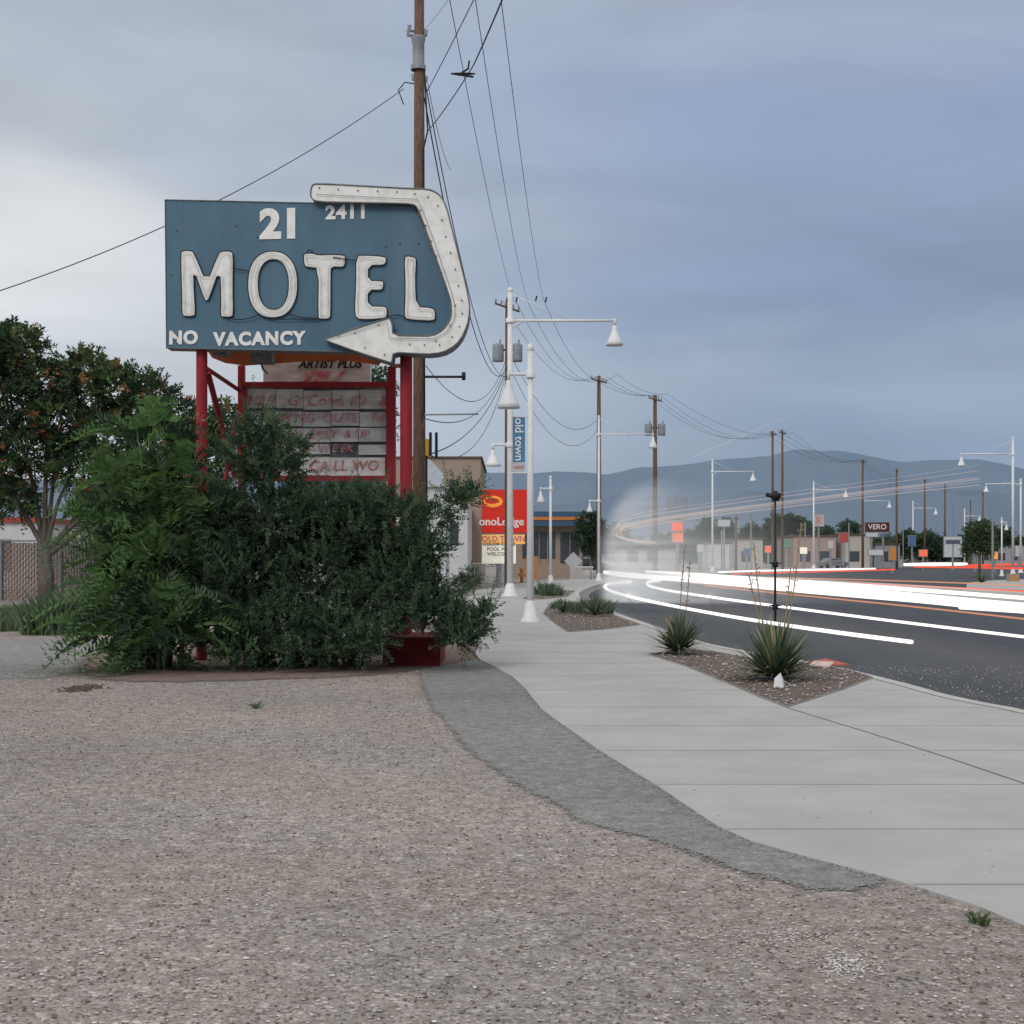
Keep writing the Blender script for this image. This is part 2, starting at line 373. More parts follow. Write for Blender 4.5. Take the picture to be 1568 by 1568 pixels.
while cnt<24000:
    d=4.6+random.random()**1.4*17; x=random.uniform(-.37,.37)*d
    iw=inside((x,d),walk)
    if iw and random.random()>.03: continue
    s=random.choice([.004,.005,.007,.009,.011])*random.uniform(.7,1.2)*(1+.04*max(0,d-8))
    if random.random()<.012: s*=1.6
    stone(b,x,d,-.011 if not iw else .004,s if not iw else s*.6,random.choices([0,1,2,3],[4,4,1.7,3])[0]); cnt+=1
c=G(1300,1472)
for _ in range(500):
    stone(b,c.x+random.gauss(0,.07),c.y+random.gauss(0,.10),-.011,random.choice([.004,.006,.009]),random.choice([2,2,3,0]))
c=G(1195,1430)
for _ in range(350):
    stone(b,c.x+random.gauss(0,.16),c.y+random.gauss(0,.10),-.011,random.choice([.004,.006,.008]),random.choice([2,2,3,0]))
b.obj('loose_gravel',m_s)
b=B()
for bd in beds:
    p=[G(*q) for q in bd]; x0,x1=min(v.x for v in p),max(v.x for v in p); y0,y1=min(v.y for v in p),max(v.y for v in p)
    for _ in range(2200):
        x,y=random.uniform(x0,x1),random.uniform(y0,y1)
        if inside((x,y),p): stone(b,x,y,.02,random.uniform(.012,.03),random.choices([0,1,2,3],[3,4,1,2])[0])
b.obj('bed_stones',m_s)
b=B()
for i in range(2,14):
    p,q=Vector(leftE[i]),Vector(leftE[i+1])
    for _ in range(int((q-p).length*90)):
        t=random.random(); v=p.lerp(q,t); stone(b,v.x+random.gauss(-.02,.03),v.y+random.gauss(0,.03),-.002,random.uniform(.003,.009),random.choice([0,1,1,3]))
b.obj('edge_debris',m_s)

# ================================================================== MOTEL SIGN
dl,dr=22.6,22.15
def SP(px,py,off=0.0):
    t=(px-253)/(720-253); d=1/((1-t)/dl+t/dr); v=W(px,py,d); v.y-=off; return v
rz=math.atan2(SP(720,400).y-SP(253,400).y, SP(720,400).x-SP(253,400).x)
sg=empty('motel_sign',(-3,22.4,0))
b=B()
pan=[(253,306),(480,311),(634,317),(645,340),(692,462),(694,490),(675,530),(655,539),(600,540),(500,538),(255,533)]
b.prism([SP(x,y,.0) for x,y in pan],[SP(x,y,-.34) for x,y in pan],0,1)
b.obj('blue_panel',[m_blue,m_rim],sg)
b=B()
def pl(pts,off,closed=True):
    v=[SP(x,y,off) for x,y in pts]; return v+[v[0]] if closed else v
b.tube(pl(pan,.005),.010,6,0)
for sx in (279,347,414,480,539,598):
    b.tube([SP(sx,312,-.001),SP(sx,533,-.001)],.003,4,0)
for (x,y) in [(270,352),(361,345),(395,362),(590,376),(270,520),(612,372),(640,372),(262,420)]:
    c=SP(x,y,.01); b.tube([c,c+Vector((0,-.02,0))],.014,6,0)
b.obj('seams_and_bolts',[m_rim],sg)
outer=[(500,523),(500,523),(500,520),(545,505),(596,489),(598,489),(602,500),(602,515),(640,516),(662,516),(678,508),(690,492),(692,475),(689,455),(660,375),(641,322),(634,315),(600,314),(540,313),(490,312),(479,308),(477,299),(479,287),(486,284),(560,288),(630,292),(655,292),(672,299),(683,315),(692,350),(707,410),(718,458),(720,478),(716,500),(706,522),(688,538),(665,544),(635,543),(603,541),(602,552),(600,557),(597,556),(550,541)]
oc=[tuple(v)[:2] for v in chaikin([Vector((x,y,0)) for x,y in outer],1)]
b=B(); b.prism([SP(x,y,.12) for x,y in oc],[SP(x,y,-.36) for x,y in oc],0,1)
b.tube(pl(oc,.125),.012,6,1)
b.obj('arrow',[m_letter,m_rim],sg)
b=B()
path=[(490,291),(520,293),(550,295),(580,296),(608,297),(635,300),(657,305),(671,318),(678,340),(684,365),(690,390),(697,415),(703,440),(708,462),(709,482),(703,502),(692,518),(674,530),(650,530),(628,529)]
path2=[(645,325),(652,348),(660,372),(668,395),(677,420),(684,444),(697,470),(690,500),(668,524)]
for x,y in path+path2+[(520,516),(545,512),(580,500),(590,545),(560,534)]:
    c=SP(x+random.uniform(-1,1),y,.12); b.tube([c,c+Vector((0,-.025,0))],.010,7,0)
ins=[(500,522),(545,510),(594,494),(598,520),(640,521),(665,521),(685,510),(697,490),(697,472),(692,450),(665,372),(648,326),(640,309),(600,307),(540,304),(486,301)]
b.tube([SP(x,y,.15) for x,y in ins],.005,5,1)
b.obj('bulb_sockets',[m_dark,m_grey],sg)
Lm=[[(277,388),(281,384),(293,384),(298,388),(317,434),(335,389),(339,385),(353,385),(358,389),(357,440),(358,482),(355,486),(341,486),(338,482),(339,460),(337,412),(321,458),(317,462),(313,458),(297,412),(298,450),(300,481),(297,485),(284,485),(279,482),(279,450)],
    [(465,391),(468,388),(480,388),(486,391),(510,390),(527,391),(530,395),(528,408),(524,410),(508,409),(507,420),(507,484),(504,489),(490,489),(487,486),(488,411),(472,410),(466,407)],
    [(545,392),(560,391),(589,393),(592,397),(591,404),(586,407),(565,407),(564,430),(585,430),(588,433),(587,442),(584,445),(564,445),(564,469),(588,469),(593,472),(593,485),(589,488),(565,490),(545,489),(543,470),(545,440)],
    [(619,395),(623,392),(635,394),(638,398),(636,430),(638,470),(660,471),(666,475),(667,488),(663,492),(640,491),(622,489),(619,486),(621,440)]]
b=B(); tb=B()
for l in Lm:
    c=[tuple(v)[:2] for v in chaikin([Vector((x,y,0)) for x,y in l],1)]
    b.prism([SP(x,y,.03) for x,y in c],[SP(x,y,.002) for x,y in c],0,1)
    tb.tube(pl(c,.032),.008,6,0)
    v=[Vector((x,y)) for x,y in c]; n=len(v); q=[]
    for i in range(n):
        t=(v[(i+1)%n]-v[i-1]); t.normalize(); nn=Vector((-t.y,t.x)); q.append((v[i].x+nn.x*4.2,v[i].y+nn.y*4.2))
    tb.tube(pl(q,.07),.006,5,1)
no=48; vo=[]
for k in range(no):
    a=2*math.pi*k/no; c_,s_=math.cos(a),math.sin(a); e=.88
    f=lambda v:math.copysign(abs(v)**e,v)
    vo.append(((418+38*f(c_),436+51*f(s_)),(419+23*f(c_),436+38*f(s_)),(418+34*f(c_),436+47*f(s_)),(419+27*f(c_),436+41*f(s_))))
vs=[];fs=[]
for o_,i_,_,_ in vo: vs += [SP(*o_,.03),SP(*i_,.03),SP(*o_,.002),SP(*i_,.002)]
for k in range(no):
    a=4*k; c=4*((k+1)%no); fs += [(a,c,c+1,a+1),(a,a+2,c+2,c),(a+1,c+1,c+3,a+3)]
b.add(vs,fs,0)
for j,rd_,mi in ((0,.008,0),(1,.008,0),(2,.006,1),(3,.006,1)):
    tb.tube(pl([v[j] for v in vo],.032 if j<2 else .07),rd_,6,mi)
for pts in ([(345,486),(365,491),(385,488),(398,482)],[(398,484),(425,490),(455,489),(488,490)],[(440,480),(460,487),(488,488)],[(594,486),(608,482),(622,487)],[(596,500),(600,492),(596,484),(590,490)],[(358,412),(382,416)],[(510,395),(545,400)],[(470,388),(474,382),(480,388)]):
    tb.tube(chaikin([SP(x,y,.05) for x,y in pts],2,False),.008,5,0)
b.obj('motel_letters',[m_letter,m_rim],sg); tb.obj('neon_tubing',[m_dark,m_board],sg)
k=22.45/F
text('21',SP(430,345,.012),60*k,m_letter,sg,offset=.03,xs=1.08,rotz=rz,name='number_21')
text('2411',SP(531,326,.012),28*k,m_letter,sg,offset=.012,xs=1.08,rotz=rz,name='number_2411',spacing=1.1)
text('NO',SP(281,518,.012),27*k,m_letter,sg,offset=.014,xs=1.02,rotz=rz,name='no_lettering',spacing=1.12)
text('VACANCY',SP(397,519.5,.012),27*k,m_letter,sg,offset=.014,xs=1.0,rotz=rz,name='vacancy_lettering',spacing=1.16)
b=B()
for x,w,y0,d in ((309,8.5,536,22.75),(622,9.5,541,22.6)):
    X=XX(x,d); r=w/F*d; b.tube([(X,d,-.1),(X,d,ZZ(y0,d))],r,14)
for x,w,y0,d in ((370,5,560,24.6),(600,6,562,24.4)):
    X=XX(x,d); r=w/F*d; b.box(X-r,X+r,d-r,d+r,-.1,ZZ(y0,d))
D=24.45
for y in (590,733): b.box(XX(366,D),XX(606,D),D-.12,D-.02,ZZ(y+4,D),ZZ(y-4,D))
b.box(XX(372,D),XX(378,D),D-.1,D,ZZ(733,D),ZZ(590,D)); b.box(XX(592,D),XX(598,D),D-.1,D,ZZ(733,D),ZZ(590,D))
b.tube([W(318,570,22.75),W(360,730,24.5)],.05,8); b.tube([W(345,735,24.5),W(362,640,24.5)],.04,8)
b.tube([W(310,560,22.75),W(370,600,24.5)],.035,8); b.tube([W(622,560,22.6),W(600,560,24.4)],.035,8)
d0=21.6; b.box(XX(586,d0),XX(674,d0),d0,d0+1.6,-.05,ZZ(976,d0),1)
b.obj('red_posts',[m_red,m_redc],sg)
b=B(); D=24.5
rows=[(376,597,594,626),(376,630,594,652),(376,655,592,676),(376,680,592,695),(376,700,590,728)]
b.box(XX(372,D),XX(598,D),D+.05,D+.25,ZZ(733,D),ZZ(592,D),1)
for i,(xa,ya,xb,yb) in enumerate(rows):
    a=xa+(0 if i%2 else 3)
    n=5
    for j in range(n):
        p=a+(xb-a)*j/n; q=a+(xb-a)*(j+1)/n
        if (i,j) in ((3,3),): continue
        dy=random.uniform(-1,1.5)
        b.box(XX(p+.4,D),XX(q-.4,D),D-.01-random.random()*.03,D+.045,ZZ(yb+dy,D),ZZ(ya+dy,D),0)
b.box(XX(404,D),XX(567,D),D-.05,D+.2,ZZ(585,D),ZZ(548,D),0)
b.obj('letterboard',[m_board,m_rim],sg)
kk=D/F
text('ARTIST PLUS',W(505,558,D-.07),17*kk,m_dark,sg,offset=.006,shear=.3,name='board_text')
text('TE /',W(488,577,D-.07),20*kk,m_rtext,sg,offset=.012,xs=1.8,shear=.4,name='board_text')
for s,x,y,sz in (('HI 9   G  Cond. IO   &',486,614,23),('WIFI NG  OUTE   TV',496,640,20),('DAILY   EKLY  & UP',486,665,18),('R A  TE  W E EK',480,687,17),('POOL   CA LL WO',486,713,22)):
    text(s,W(x,y,D-.06),sz*kk,m_rtext,sg,offset=-.001,name='board_text',xs=1.02,shear=.2)
b=B(); cu=[(318,538),(325,548),(345,556),(375,560),(420,557),(470,553),(520,552),(560,556),(580,560),(590,545),(590,530),(318,530)]
b.prism([W(x,y,23.6) for x,y in cu],[W(x,y,24.1) for x,y in cu],0,0)
b.obj('orange_sign_body',[m_orange],sg)
b=B()
b.box(XX(385,23.3),XX(418,23.3),23.2,23.5,ZZ(556,23.3),ZZ(538,23.3)); b.box(XX(328,23.3),XX(350,23.3),23.2,23.5,ZZ(545,23.3),ZZ(536,23.3))
b.tube([W(400,556,23.3),W(403,566,23.3),W(410,572,23.3)],.02,6)
b.obj('transformer_boxes',[m_rim],sg)

# ================================================================== BUSHES
be=empty('shrub',(-3,21,0))
elm=EL([(396,660,24,20),(380,700,30,28),(445,688,22,16),(420,730,40,26),(345,790,34,34),(425,790,50,36),(505,775,36,22),(562,772,32,22),(540,815,44,28),(612,792,30,18),(662,792,24,14),(706,768,20,9),(722,755,8,6),(612,850,44,34),(655,845,26,20),(372,870,54,44),(480,880,60,44),(566,905,44,32,-.2),(625,905,44,30,-.2),(655,925,30,28,-.2),(688,945,26,20,-.2),(700,975,24,16,-.3),(722,962,20,12,-.2),(742,942,10,8,-.2),(610,948,26,12,-.6),(585,972,20,16,-.8),(560,985,26,18,-.8),(425,955,66,36,-.4),(345,965,46,34,-.4),(515,965,40,28,-.5),(540,1002,22,10,-.6),(470,1000,44,14,-.6),(335,905,30,38,-.3),(370,1000,36,14,-.6)],21.3,.72)
foliage('leaves',elm,5200,.26,11,.058,.03,[g1,g2,g3],[.36,.42,.22],be,droop=.2,inner=.6,up=.85,jit=.5)
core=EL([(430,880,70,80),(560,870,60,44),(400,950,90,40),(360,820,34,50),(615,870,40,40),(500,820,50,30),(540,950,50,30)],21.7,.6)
foliage('shade_filler_leaves',core,1200,.25,8,.09,.06,[g0,g1],[.75,.25],be,inner=0)  # dark filler added to block light; interior shade is put into its leaf colour
P,Dv=ell_sample(elm,620,.95,1.6,.3); q=shoot_leaves(P,Dv,.4+.35*rng.random(len(P)),16,.05,.024,.15); leaf_mesh('whips',q.reshape(-1,4,3),[g2,g3],np.repeat(rng.choice(2,len(P)),q.shape[1]),be)
b=B()
for _ in range(60):
    e=random.choice([q for q in elm if q[0]<-2]); x=random.uniform(-4.2,-2.2); y=random.uniform(21.2,21.9)
    t=Vector(e[:3])+Vector((random.uniform(-.4,.4),random.uniform(-.1,.3),random.uniform(0,.5))); s=Vector(((x+t.x)/2,y,0))
    b.tube([s,s.lerp(t,.5)+Vector((0,.1,.2)),t],[.03,.018,.006],5)
b.obj('stems',[m_bark],be,True)
ae=empty('sumac_shrub',(-5,21,0))
ail=EL([(228,672,30,14),(255,650,10,8),(205,730,36,26),(262,735,30,24),(190,790,34,24),(262,805,40,30),(190,845,38,26,-.2),(250,870,44,34,-.2),(180,905,30,26,-.3),(238,940,46,30,-.4),(180,965,26,20,-.4),(290,965,36,30,-.4),(235,1000,40,14,-.5)],21.1,.6)
foliage('leaves',ail,560,.78,12,.19,.056,[g4,g3,g2,g1],[.6,.15,.15,.1],ae,droop=.55,inner=.7,up=.45,jit=.4,nj=.12)
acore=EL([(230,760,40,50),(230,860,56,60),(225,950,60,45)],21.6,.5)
foliage('shade_filler_leaves',acore,900,.3,8,.1,.05,[g0,g1,g2],[.5,.38,.12],ae,inner=.0)  # same dark filler, painting the shade inside the sumac
b=B()
for _ in range(26):
    e=random.choice(ail); t=Vector(e[:3]); s=Vector((t.x*.6-5.1*.4,random.uniform(20.8,21.4),0))
    b.tube([s,s.lerp(t,.5)+Vector((0,0,.2)),t],[.03,.02,.007],5)
b.obj('stems',[m_bark],ae,True)

# ---------- trees left
d=48
cr=EL([(-90,560,70,60),(-20,545,50,38),(28,530,34,28),(75,590,42,32),(130,572,34,28),(178,592,32,28),(228,605,34,28),(272,642,32,28),(10,610,50,34),(-60,640,60,45),(95,645,46,34),(165,655,44,34),(240,680,38,32),(312,665,30,30),(345,640,18,16),(45,685,48,34),(-20,720,50,38),(120,712,44,30),(200,735,44,34),(280,735,38,38),(330,700,22,40),(15,765,40,22),(150,775,36,20)],d,1.5)
tree('tree',(XX(72,d),d,-.02),9.5,cr,4900,.5,8,.2,.085,[g1,g2,g5,g6,g4],[.24,.32,.28,.06,.10],.24,9,lean=-.1,inner=.5,fork=.22)
d=52
cr=EL([(190,800,50,36),(270,830,50,50),(330,800,40,50),(240,890,60,36),(330,880,50,40)],d,1.5)
tree('tree',(XX(250,d),d,-.02),5,cr,1200,.6,7,.22,.09,[g1,g2,g5],[.5,.35,.15],.16,5,inner=.3)
d=36
cr=EL([(578,590,16,18),(575,640,18,34),(545,740,30,24),(500,740,36,24),(560,790,36,30),(470,800,50,40)],d,.8)
tree('tree',(XX(540,d),d,-.02),5.5,cr,800,.4,8,.16,.06,[g1,g2,g3],[.4,.4,.2],.12,5,inner=.3)

def grass(name, spots, n, h, mats, w=.02, lean=.35):
    quads=[];mi=[]
    for _ in range(n):
        (x,y,rx,ry,hh)=random.choice(spots); a=random.random()*6.28; r=random.random()**.6
        px=x+math.cos(a)*r*rx; py=y+math.sin(a)*r*ry
        H=hh*h*random.uniform(.5,1.1)*(1.1-.5*r); dx,dy=random.gauss(0,lean)*H,random.gauss(0,lean)*H
        wa=random.random()*3.14; wx,wy=math.cos(wa)*w,math.sin(wa)*w
        quads.append([(px-wx,py-wy,-.02),(px+wx,py+wy,-.02),(px+dx*.5+wx*.7,py+dy*.5+wy*.7,H*.6),(px+dx,py+dy,H)]); mi.append(random.randrange(len(mats)))
    return leaf_mesh(name,np.array(quads),mats,np.array(mi))
sp=[(XX(x,dd),dd,r,r*.7,h) for x,dd,r,h in ((30,33,.7,.35),(75,30.5,.55,.9),(110,31,.6,.95),(60,31,.4,.7),(140,31.5,.5,.8),(-20,32,.8,.4),(10,36,1.2,.4),(100,38,1.5,.5),(165,33,.6,.7),(-60,34,1,.5),(20,42,2,.3),(120,44,2,.35))]
grass('weeds',sp,11000,.95,[g7,g3,g7,g5],.016,.3)
grass('weeds',[(G(393,1083).x,G(393,1083).y,.05,.04,.07),(G(1495,1408).x,G(1495,1408).y,.035,.03,.05),(G(1508,1413).x,G(1508,1413).y,.02,.02,.03)],90,1,[g3,g5],.0028,.9)
sp=[(XX(x,dd),dd,r,r,h) for x,dd,r,h in ((845,60,.5,.5),(862,45,.4,.35),(885,42,.35,.3),(905,41,.5,.5),(918,41,.4,.5),(895,44,.5,.35),(840,62,.6,.6))]
grass('low_planting',sp,3500,1,[g7,g8,g2],.014,.35)

fe=empty('chain_link_fence',(XX(60,54),54,0)); d=54
mf=M('fence_slats',(.40,.275,.21),(.27,.185,.14),scale=1.2,stretch=(8,1,.6),lo=.3,hi=.7)
b=B(); x=XX(-180,d)
while x<XX(330,d):
    b.box(x,x+.082,d,d+.02,.02,2.12+random.uniform(-.03,.02),0); x+=.105
b.obj('slats',[mf],fe)
b=B()
for i in range(8): 
    X=XX(-180,d)+i*2.2; b.tube([(X,d-.06,0),(X,d-.06,2.25)],.05,8)
b.tube([(XX(-180,d),d-.06,2.2),(XX(330,d),d-.06,2.2)],.035,6)
x=XX(-230,d)
while x<XX(330,d):
    b.tube([(x,d-.03,.05),(x+2.1,d-.03,2.15)],.011,3); b.tube([(x+2.1,d-.05,.05),(x,d-.05,2.15)],.011,3); x+=.22
b.obj('posts_and_mesh',[m_grey],fe)

# ================================================================== STREET LAMPS
def bell(b,x,y,ztop,zbot,r):
    h=ztop-zbot
    b.lathe((x,y,zbot),[(.03,h),(.07*r/.3,h*.97),(.09*r/.3,h*.75),(.13*r/.3,h*.6),(r*.62,h*.42),(r*.85,h*.18),(r,0),(r*.95,.0),(r*.8,h*.18),(r*.3,h*.3),(.01,h*.32)],20,0)
    b.lathe((x,y,zbot),[(.01,h*.05),(r*.5,h*.06),(r*.45,h*.25),(.01,h*.3)],12,1)
m_lens=M('lamp_lens',(.75,.75,.7),rough=.3)
def lamp(px,d,top,arms,r=.085,base=-.02):
    X=XX(px,d); H=ZZ(top,d); b=B()
    b.tube([(X,d,base),(X,d,H)],[r,r*.72],14)
    b.lathe((X,d,base),[(r*2.6,0),(r*2.6,.06),(r*1.8,.14),(r*1.5,.4),(r*1.05,.55)],16)
    b.lathe((X,d,H),[(r*.75,0),(r*.95,.03),(r*.8,.12),(.01,.2)],12)
    for (ex,ay,bt,bb,bw) in arms:
        x2=XX(ex,d); z=ZZ(ay,d); s=1 if x2>X else -1
        b.tube([(X,d,z),(x2,d,z)],r*.42,8); b.lathe((X,d,z-.09),[(r*1.25,0),(r*1.25,.18),(r*.8,.2)],12)
        L=abs(x2-X)
        if L>2:
            b.tube([(X,d,H-.05),(X+(x2-X)*.55,d,z+.05)],.016,5)
            b.tube([(X,d,z-.35),(X+(x2-X)*.12,d,z-.02)],r*.3,6)
        b.tube([(x2,d,z+.08),(x2,d,ZZ(bt,d))],r*.45,8)
        bell(b,x2,d,ZZ(bt,d),ZZ(bb,d),bw/2/F*d)
    return b,(X,d,0)
def put(b,o,name='street_lamp'): return b.obj(name,[m_white,m_lens],None,True,o)
b,o=lamp(812,36.2,537,[(779,573,582,625,36)],.095); put(b,o)
b,o=lamp(781,60,447,[(941,491,498,529,27),(755,681,688,714,25)],.14); put(b,o)
b,o=lamp(843,88,733,[(828,748,752,770,14)],.1); put(b,o)
b,o=lamp(917,98,640,[(1000,665,669,686,14),(903,767,770,784,10)],.10); put(b,o)
b,o=lamp(1091,165,706,[(1153,722,725,737,11)],.13); put(b,o)
b,o=lamp(1246,208,739,[(1295,750,752,762,9)],.14); put(b,o)
b,o=lamp(1322,250,764,[(1362,767,769,778,8)],.14); put(b,o)
b,o=lamp(1398,285,768,[(1433,778,780,788,7)],.14); put(b,o)
b,o=lamp(1551,132,672,[(1472,695,699,714,12)],.13); put(b,o)
b,o=lamp(1563,150,735,[(1510,741,744,754,9)],.12); put(b,o)
b,o=lamp(1477,290,780,[(1500,790,791,798,7)],.14); put(b,o)
b,o=lamp(1534,125,795,[(1541,800,802,812,7)],.08); put(b,o)
be2=empty('street_banner',(XX(797,36.15),36.15,4.3)); d=36.15; b=B()
b.box(XX(785,d),XX(804,d),d,d+.012,ZZ(708,d),ZZ(639,d),0); b.box(XX(785,d),XX(804,d),d,d+.012,ZZ(723,d),ZZ(708.3,d),1)
b.tube([(XX(783,d),d+.006,ZZ(638,d)),(XX(812,d),d+.006,ZZ(638,d))],.015,6,2); b.tube([(XX(783,d),d+.006,ZZ(724,d)),(XX(812,d),d+.006,ZZ(724,d))],.015,6,2)
b.obj('cloth',[M('banner_blue',(.10,.26,.42),(.09,.23,.38)),M('banner_white',(.6,.62,.65)),m_white],be2)
text('old town',(XX(794.5,d),d-.01,ZZ(673,d)),18*d/F,m_letter,be2,offset=.004,roty=math.pi/2,name='lettering')
text('road',(XX(794.5,d),d-.01,ZZ(715,d)),8*d/F,m_rtext,be2,offset=.003,name='lettering')

# ================================================================== UTILITY POLES & WIRES
def upole(px,d,top,r=.15,arm=1.2,tr=False,na=1,lean=0):
    X=XX(px,d); H=ZZ(top,d); b=B()
    b.tube([(X,d,-.1),(X+lean*.5,d,H*.5),(X+lean,d,H)],[r*1.15,r,r*.8],10,0)
    for i in range(na):
        z=H-.35-i*1.3
        dx,dy=arm*.45,arm*.89
        b.tube([(X+lean-dx,d-r-.05-dy,z),(X+lean+dx,d-r-.05+dy,z)],.05,4,0)
        for s in (-.95,-.5,.5,.95): b.lathe((X+lean+s*dx,d-r-.05+s*dy,z+.06),[(.02,0),(.05,.04),(.05,.09),(.03,.12),(.05,.15),(.01,.2)],8,1)
    if tr:
        for s in (-1,1):
            b.lathe((X+s*(r+.32),d,H-3.0),[(.01,0),(.27,.02),(.28,.1),(.28,.8),(.25,.88),(.05,.92)],14,1)
            b.lathe((X+s*(r+.32)+.1,d,H-2.08),[(.03,0),(.05,.1),(.03,.2)],8,1); b.box(X-.5,X+.5,d-.04,d+.04,H-2.45,H-2.37,1)
    return b,(X,d,0)
def pput(t): return t[0].obj('utility_pole',[m_wood,m_grey],None,True,t[1])
d1=33
b,o=upole(642,d1,-90,.135,.9)
b.lathe((XX(642,d1)-.02,d1-.02,ZZ(108,d1)),[(.17,0),(.17,.1),(.13,.16),(.13,.55),(.16,.7),(.16,.74),(.1,.78)],14,1)
for (x,y) in ((625,52),(652,52),(633,120),(652,123),(627,45),(648,62)): b.tube([W(642,y+4,d1),W(x,y+2,d1),W(x,y-6,d1)],[.03,.04,.05],8,1)
b.tube([W(634,128,d1-.15),W(620,126,d1-.15),W(610,138,d1-.15),W(618,160,d1-.15),W(614,150,d1-.15)],.014,6,2)
b.tube([W(650,110,d1-.16),W(652,150,d1-.16),W(655,200,d1-.16),W(648,230,d1-.16),W(650,640,d1-.16)],.02,6,2)
b.tube([W(650,577,d1-.2),W(712,577,d1-.2)],.03,6,2); b.tube([W(650,635,d1-.2),W(733,634,d1-.2)],.02,6,1)
b.tube([W(710,570,d1-.2),W(710,582,d1-.2)],.05,6,2)
b.obj('utility_pole',[m_wood,m_grey,m_dark],None,True,o)
pput(upole(777,72,461,.14,1.3,True,1))
pput(upole(917,100,576,.16,1.3,False,1)); pput(upole(1003,108,605,.17,1.3,True,1))
pput(upole(1183,144,660,.13,1.0)); pput(upole(1198,150,658,.13,1.2)) 
for px,dd,t in ((1321,185,703),(1373,204,717),(1416,231,733),(1447,246,740),(1505,275,752),(1486,300,765),(1127,175,790)): pput(upole(px,dd,t,.15,.9))
b=B()
def wire(p,q,sag,r=.012,n=20):
    p,q=Vector(p),Vector(q); pts=[]
    for i in range(n+1):
        t=i/n; v=p.lerp(q,t); v.z-=sag*4*t*(1-t); pts.append(v)
    b.tube(pts,r,4)
a=W(654,140,d1)
wire(a,W(735,-20,26),.02,.010); wire(W(656,200,d1),W(725,100,28),.05,.012); wire(W(725,100,28),W(775,-15,22),.02,.014)
wire(W(645,50,d1),W(700,-20,26),.05,.005)
wire(W(618,136,d1),W(-30,455,24),.4,.009,40)
wire(W(650,120,d1),W(778,575,72),2.0,.013,50); wire(W(650,150,d1),W(779,560,72),2.6,.015,50)
wire(W(685,-20,24),W(787,462,72),.5,.007,40)
wire(W(725,-20,24),W(808,462,72),.6,.007,40); wire(W(765,-20,24),W(832,457,72),.6,.007,40)
wire(W(655,128,d1),W(690,260,50),.3,.008); wire(W(652,560,d1),W(778,540,72),1.5,.012,30); wire(W(648,640,d1),W(775,560,72),1.0,.012,30)
wire(W(640,700,d1),W(772,575,72),.8,.016,30); wire(W(643,690,d1),W(776,565,72),1.6,.012,30)
P2=[(770,461,72),(790,461,72),(808,462,72),(832,457,72)]; P3=[(905,577,100),(917,575,100),(930,577,100),(945,572,100)]; P4=[(993,606,108),(1003,605,108),(1013,606,108),(1022,603,108)]
P5=[(1170,662,144),(1183,661,144),(1196,662,144),(1215,662,150)]; P6=[(1314,704,185),(1321,704,185),(1328,704,185),(1328,706,185)]
for A,C,s in ((P2,P3,1.6),(P3,P4,.5),(P4,P5,1.5),(P5,P6,1.2)):
    for u,v in zip(A,C): wire(W(*u),W(*v),s*random.uniform(.8,1.2),.011 if u[2]<120 else .014,24)
wire(W(780,540,72),W(917,640,100),2.0,.014,24); wire(W(780,560,72),W(917,655,100),2.4,.014,24)
for k in range(3): wire(W(1321,704+k*4,185),W(1416,733+k*3,231),1,.013); wire(W(1416,733+k*3,231),W(1505,752+k*2,275),1,.013)
for (x,y,w_) in ((820,455,72),(835,457,72),(775,458,72),(790,457,72)): b.tube([W(x,y+6,w_),W(x+2,y-2,w_)],.04,5)
b.obj('power_lines',[m_wire])
b=B(); c=W(709,113,28)
for s in (1,.8,1.15): b.tube([c+Vector((.2*s*math.cos(t),.25*s*math.sin(t),.07*s*math.sin(t)*1.0)) for t in [i*.3142 for i in range(21)]],.012,5)
b.tube([c+Vector((-.1,0,-.03)),c+Vector((.1,0,.1)),c+Vector((.12,0,.25))],.02,6); b.tube([c+Vector((-.18,0,0)),c+Vector((.2,0,-.06))],.02,6)
b.obj('cable_loop',[m_dark])

# ================================================================== BUILDINGS (mid distance)
be3=empty('adobe_building',(XX(700,80),80,0)); b=B(); d=80
b.box(XX(560,d),XX(736,d),d,d+14,-.1,ZZ(702,d),0)
b.box(XX(560,d)-.1,XX(736,d)+.1,d-.1,d+14.1,ZZ(702,d),ZZ(699,d),3)
b.box(XX(600,d-8),XX(716,d-8),d-8,d-.01,-.1,ZZ(772,d-8),1)
for x in (620,650,686): b.box(XX(x,d-8),XX(x+16,d-8),d-8.03,d-7.98,ZZ(835,d-8),ZZ(800,d-8),2)
for x in (688,712): b.box(XX(x,d),XX(x+12,d),d-.03,d+.05,ZZ(760,d),ZZ(735,d),2)
b.obj('walls',[m_tan,m_stw,m_glass,m_roofb],be3)
b=B(); dd=60
b.prism([W(646,745,dd),W(682,745,dd),W(678,725,dd),W(660,705,dd),W(646,698,dd)],[W(646,745,dd+4),W(682,745,dd+4),W(678,725,dd+4),W(660,705,dd+4),W(646,698,dd+4)],0)
b.box(XX(646,dd),XX(682,dd),dd+.2,dd+4,-.1,ZZ(745,dd),1)
b.obj('white_gable_building',[M('pale_metal',(.55,.6,.66)),m_stw],None,False,(XX(660,dd),dd,0))
b=B(); dd=34; b.box(XX(643,dd),XX(656,dd),dd,dd+.25,ZZ(698,dd),ZZ(672,dd),0); b.box(XX(657,dd),XX(661,dd),dd,dd+.1,ZZ(698,dd),ZZ(662,dd),1); b.box(XX(666,dd),XX(670,dd),dd,dd+.1,ZZ(702,dd),ZZ(662,dd),1)
b.tube([(XX(652,dd),dd+.1,0),(XX(652,dd),dd+.1,ZZ(698,dd))],.04,6,1)
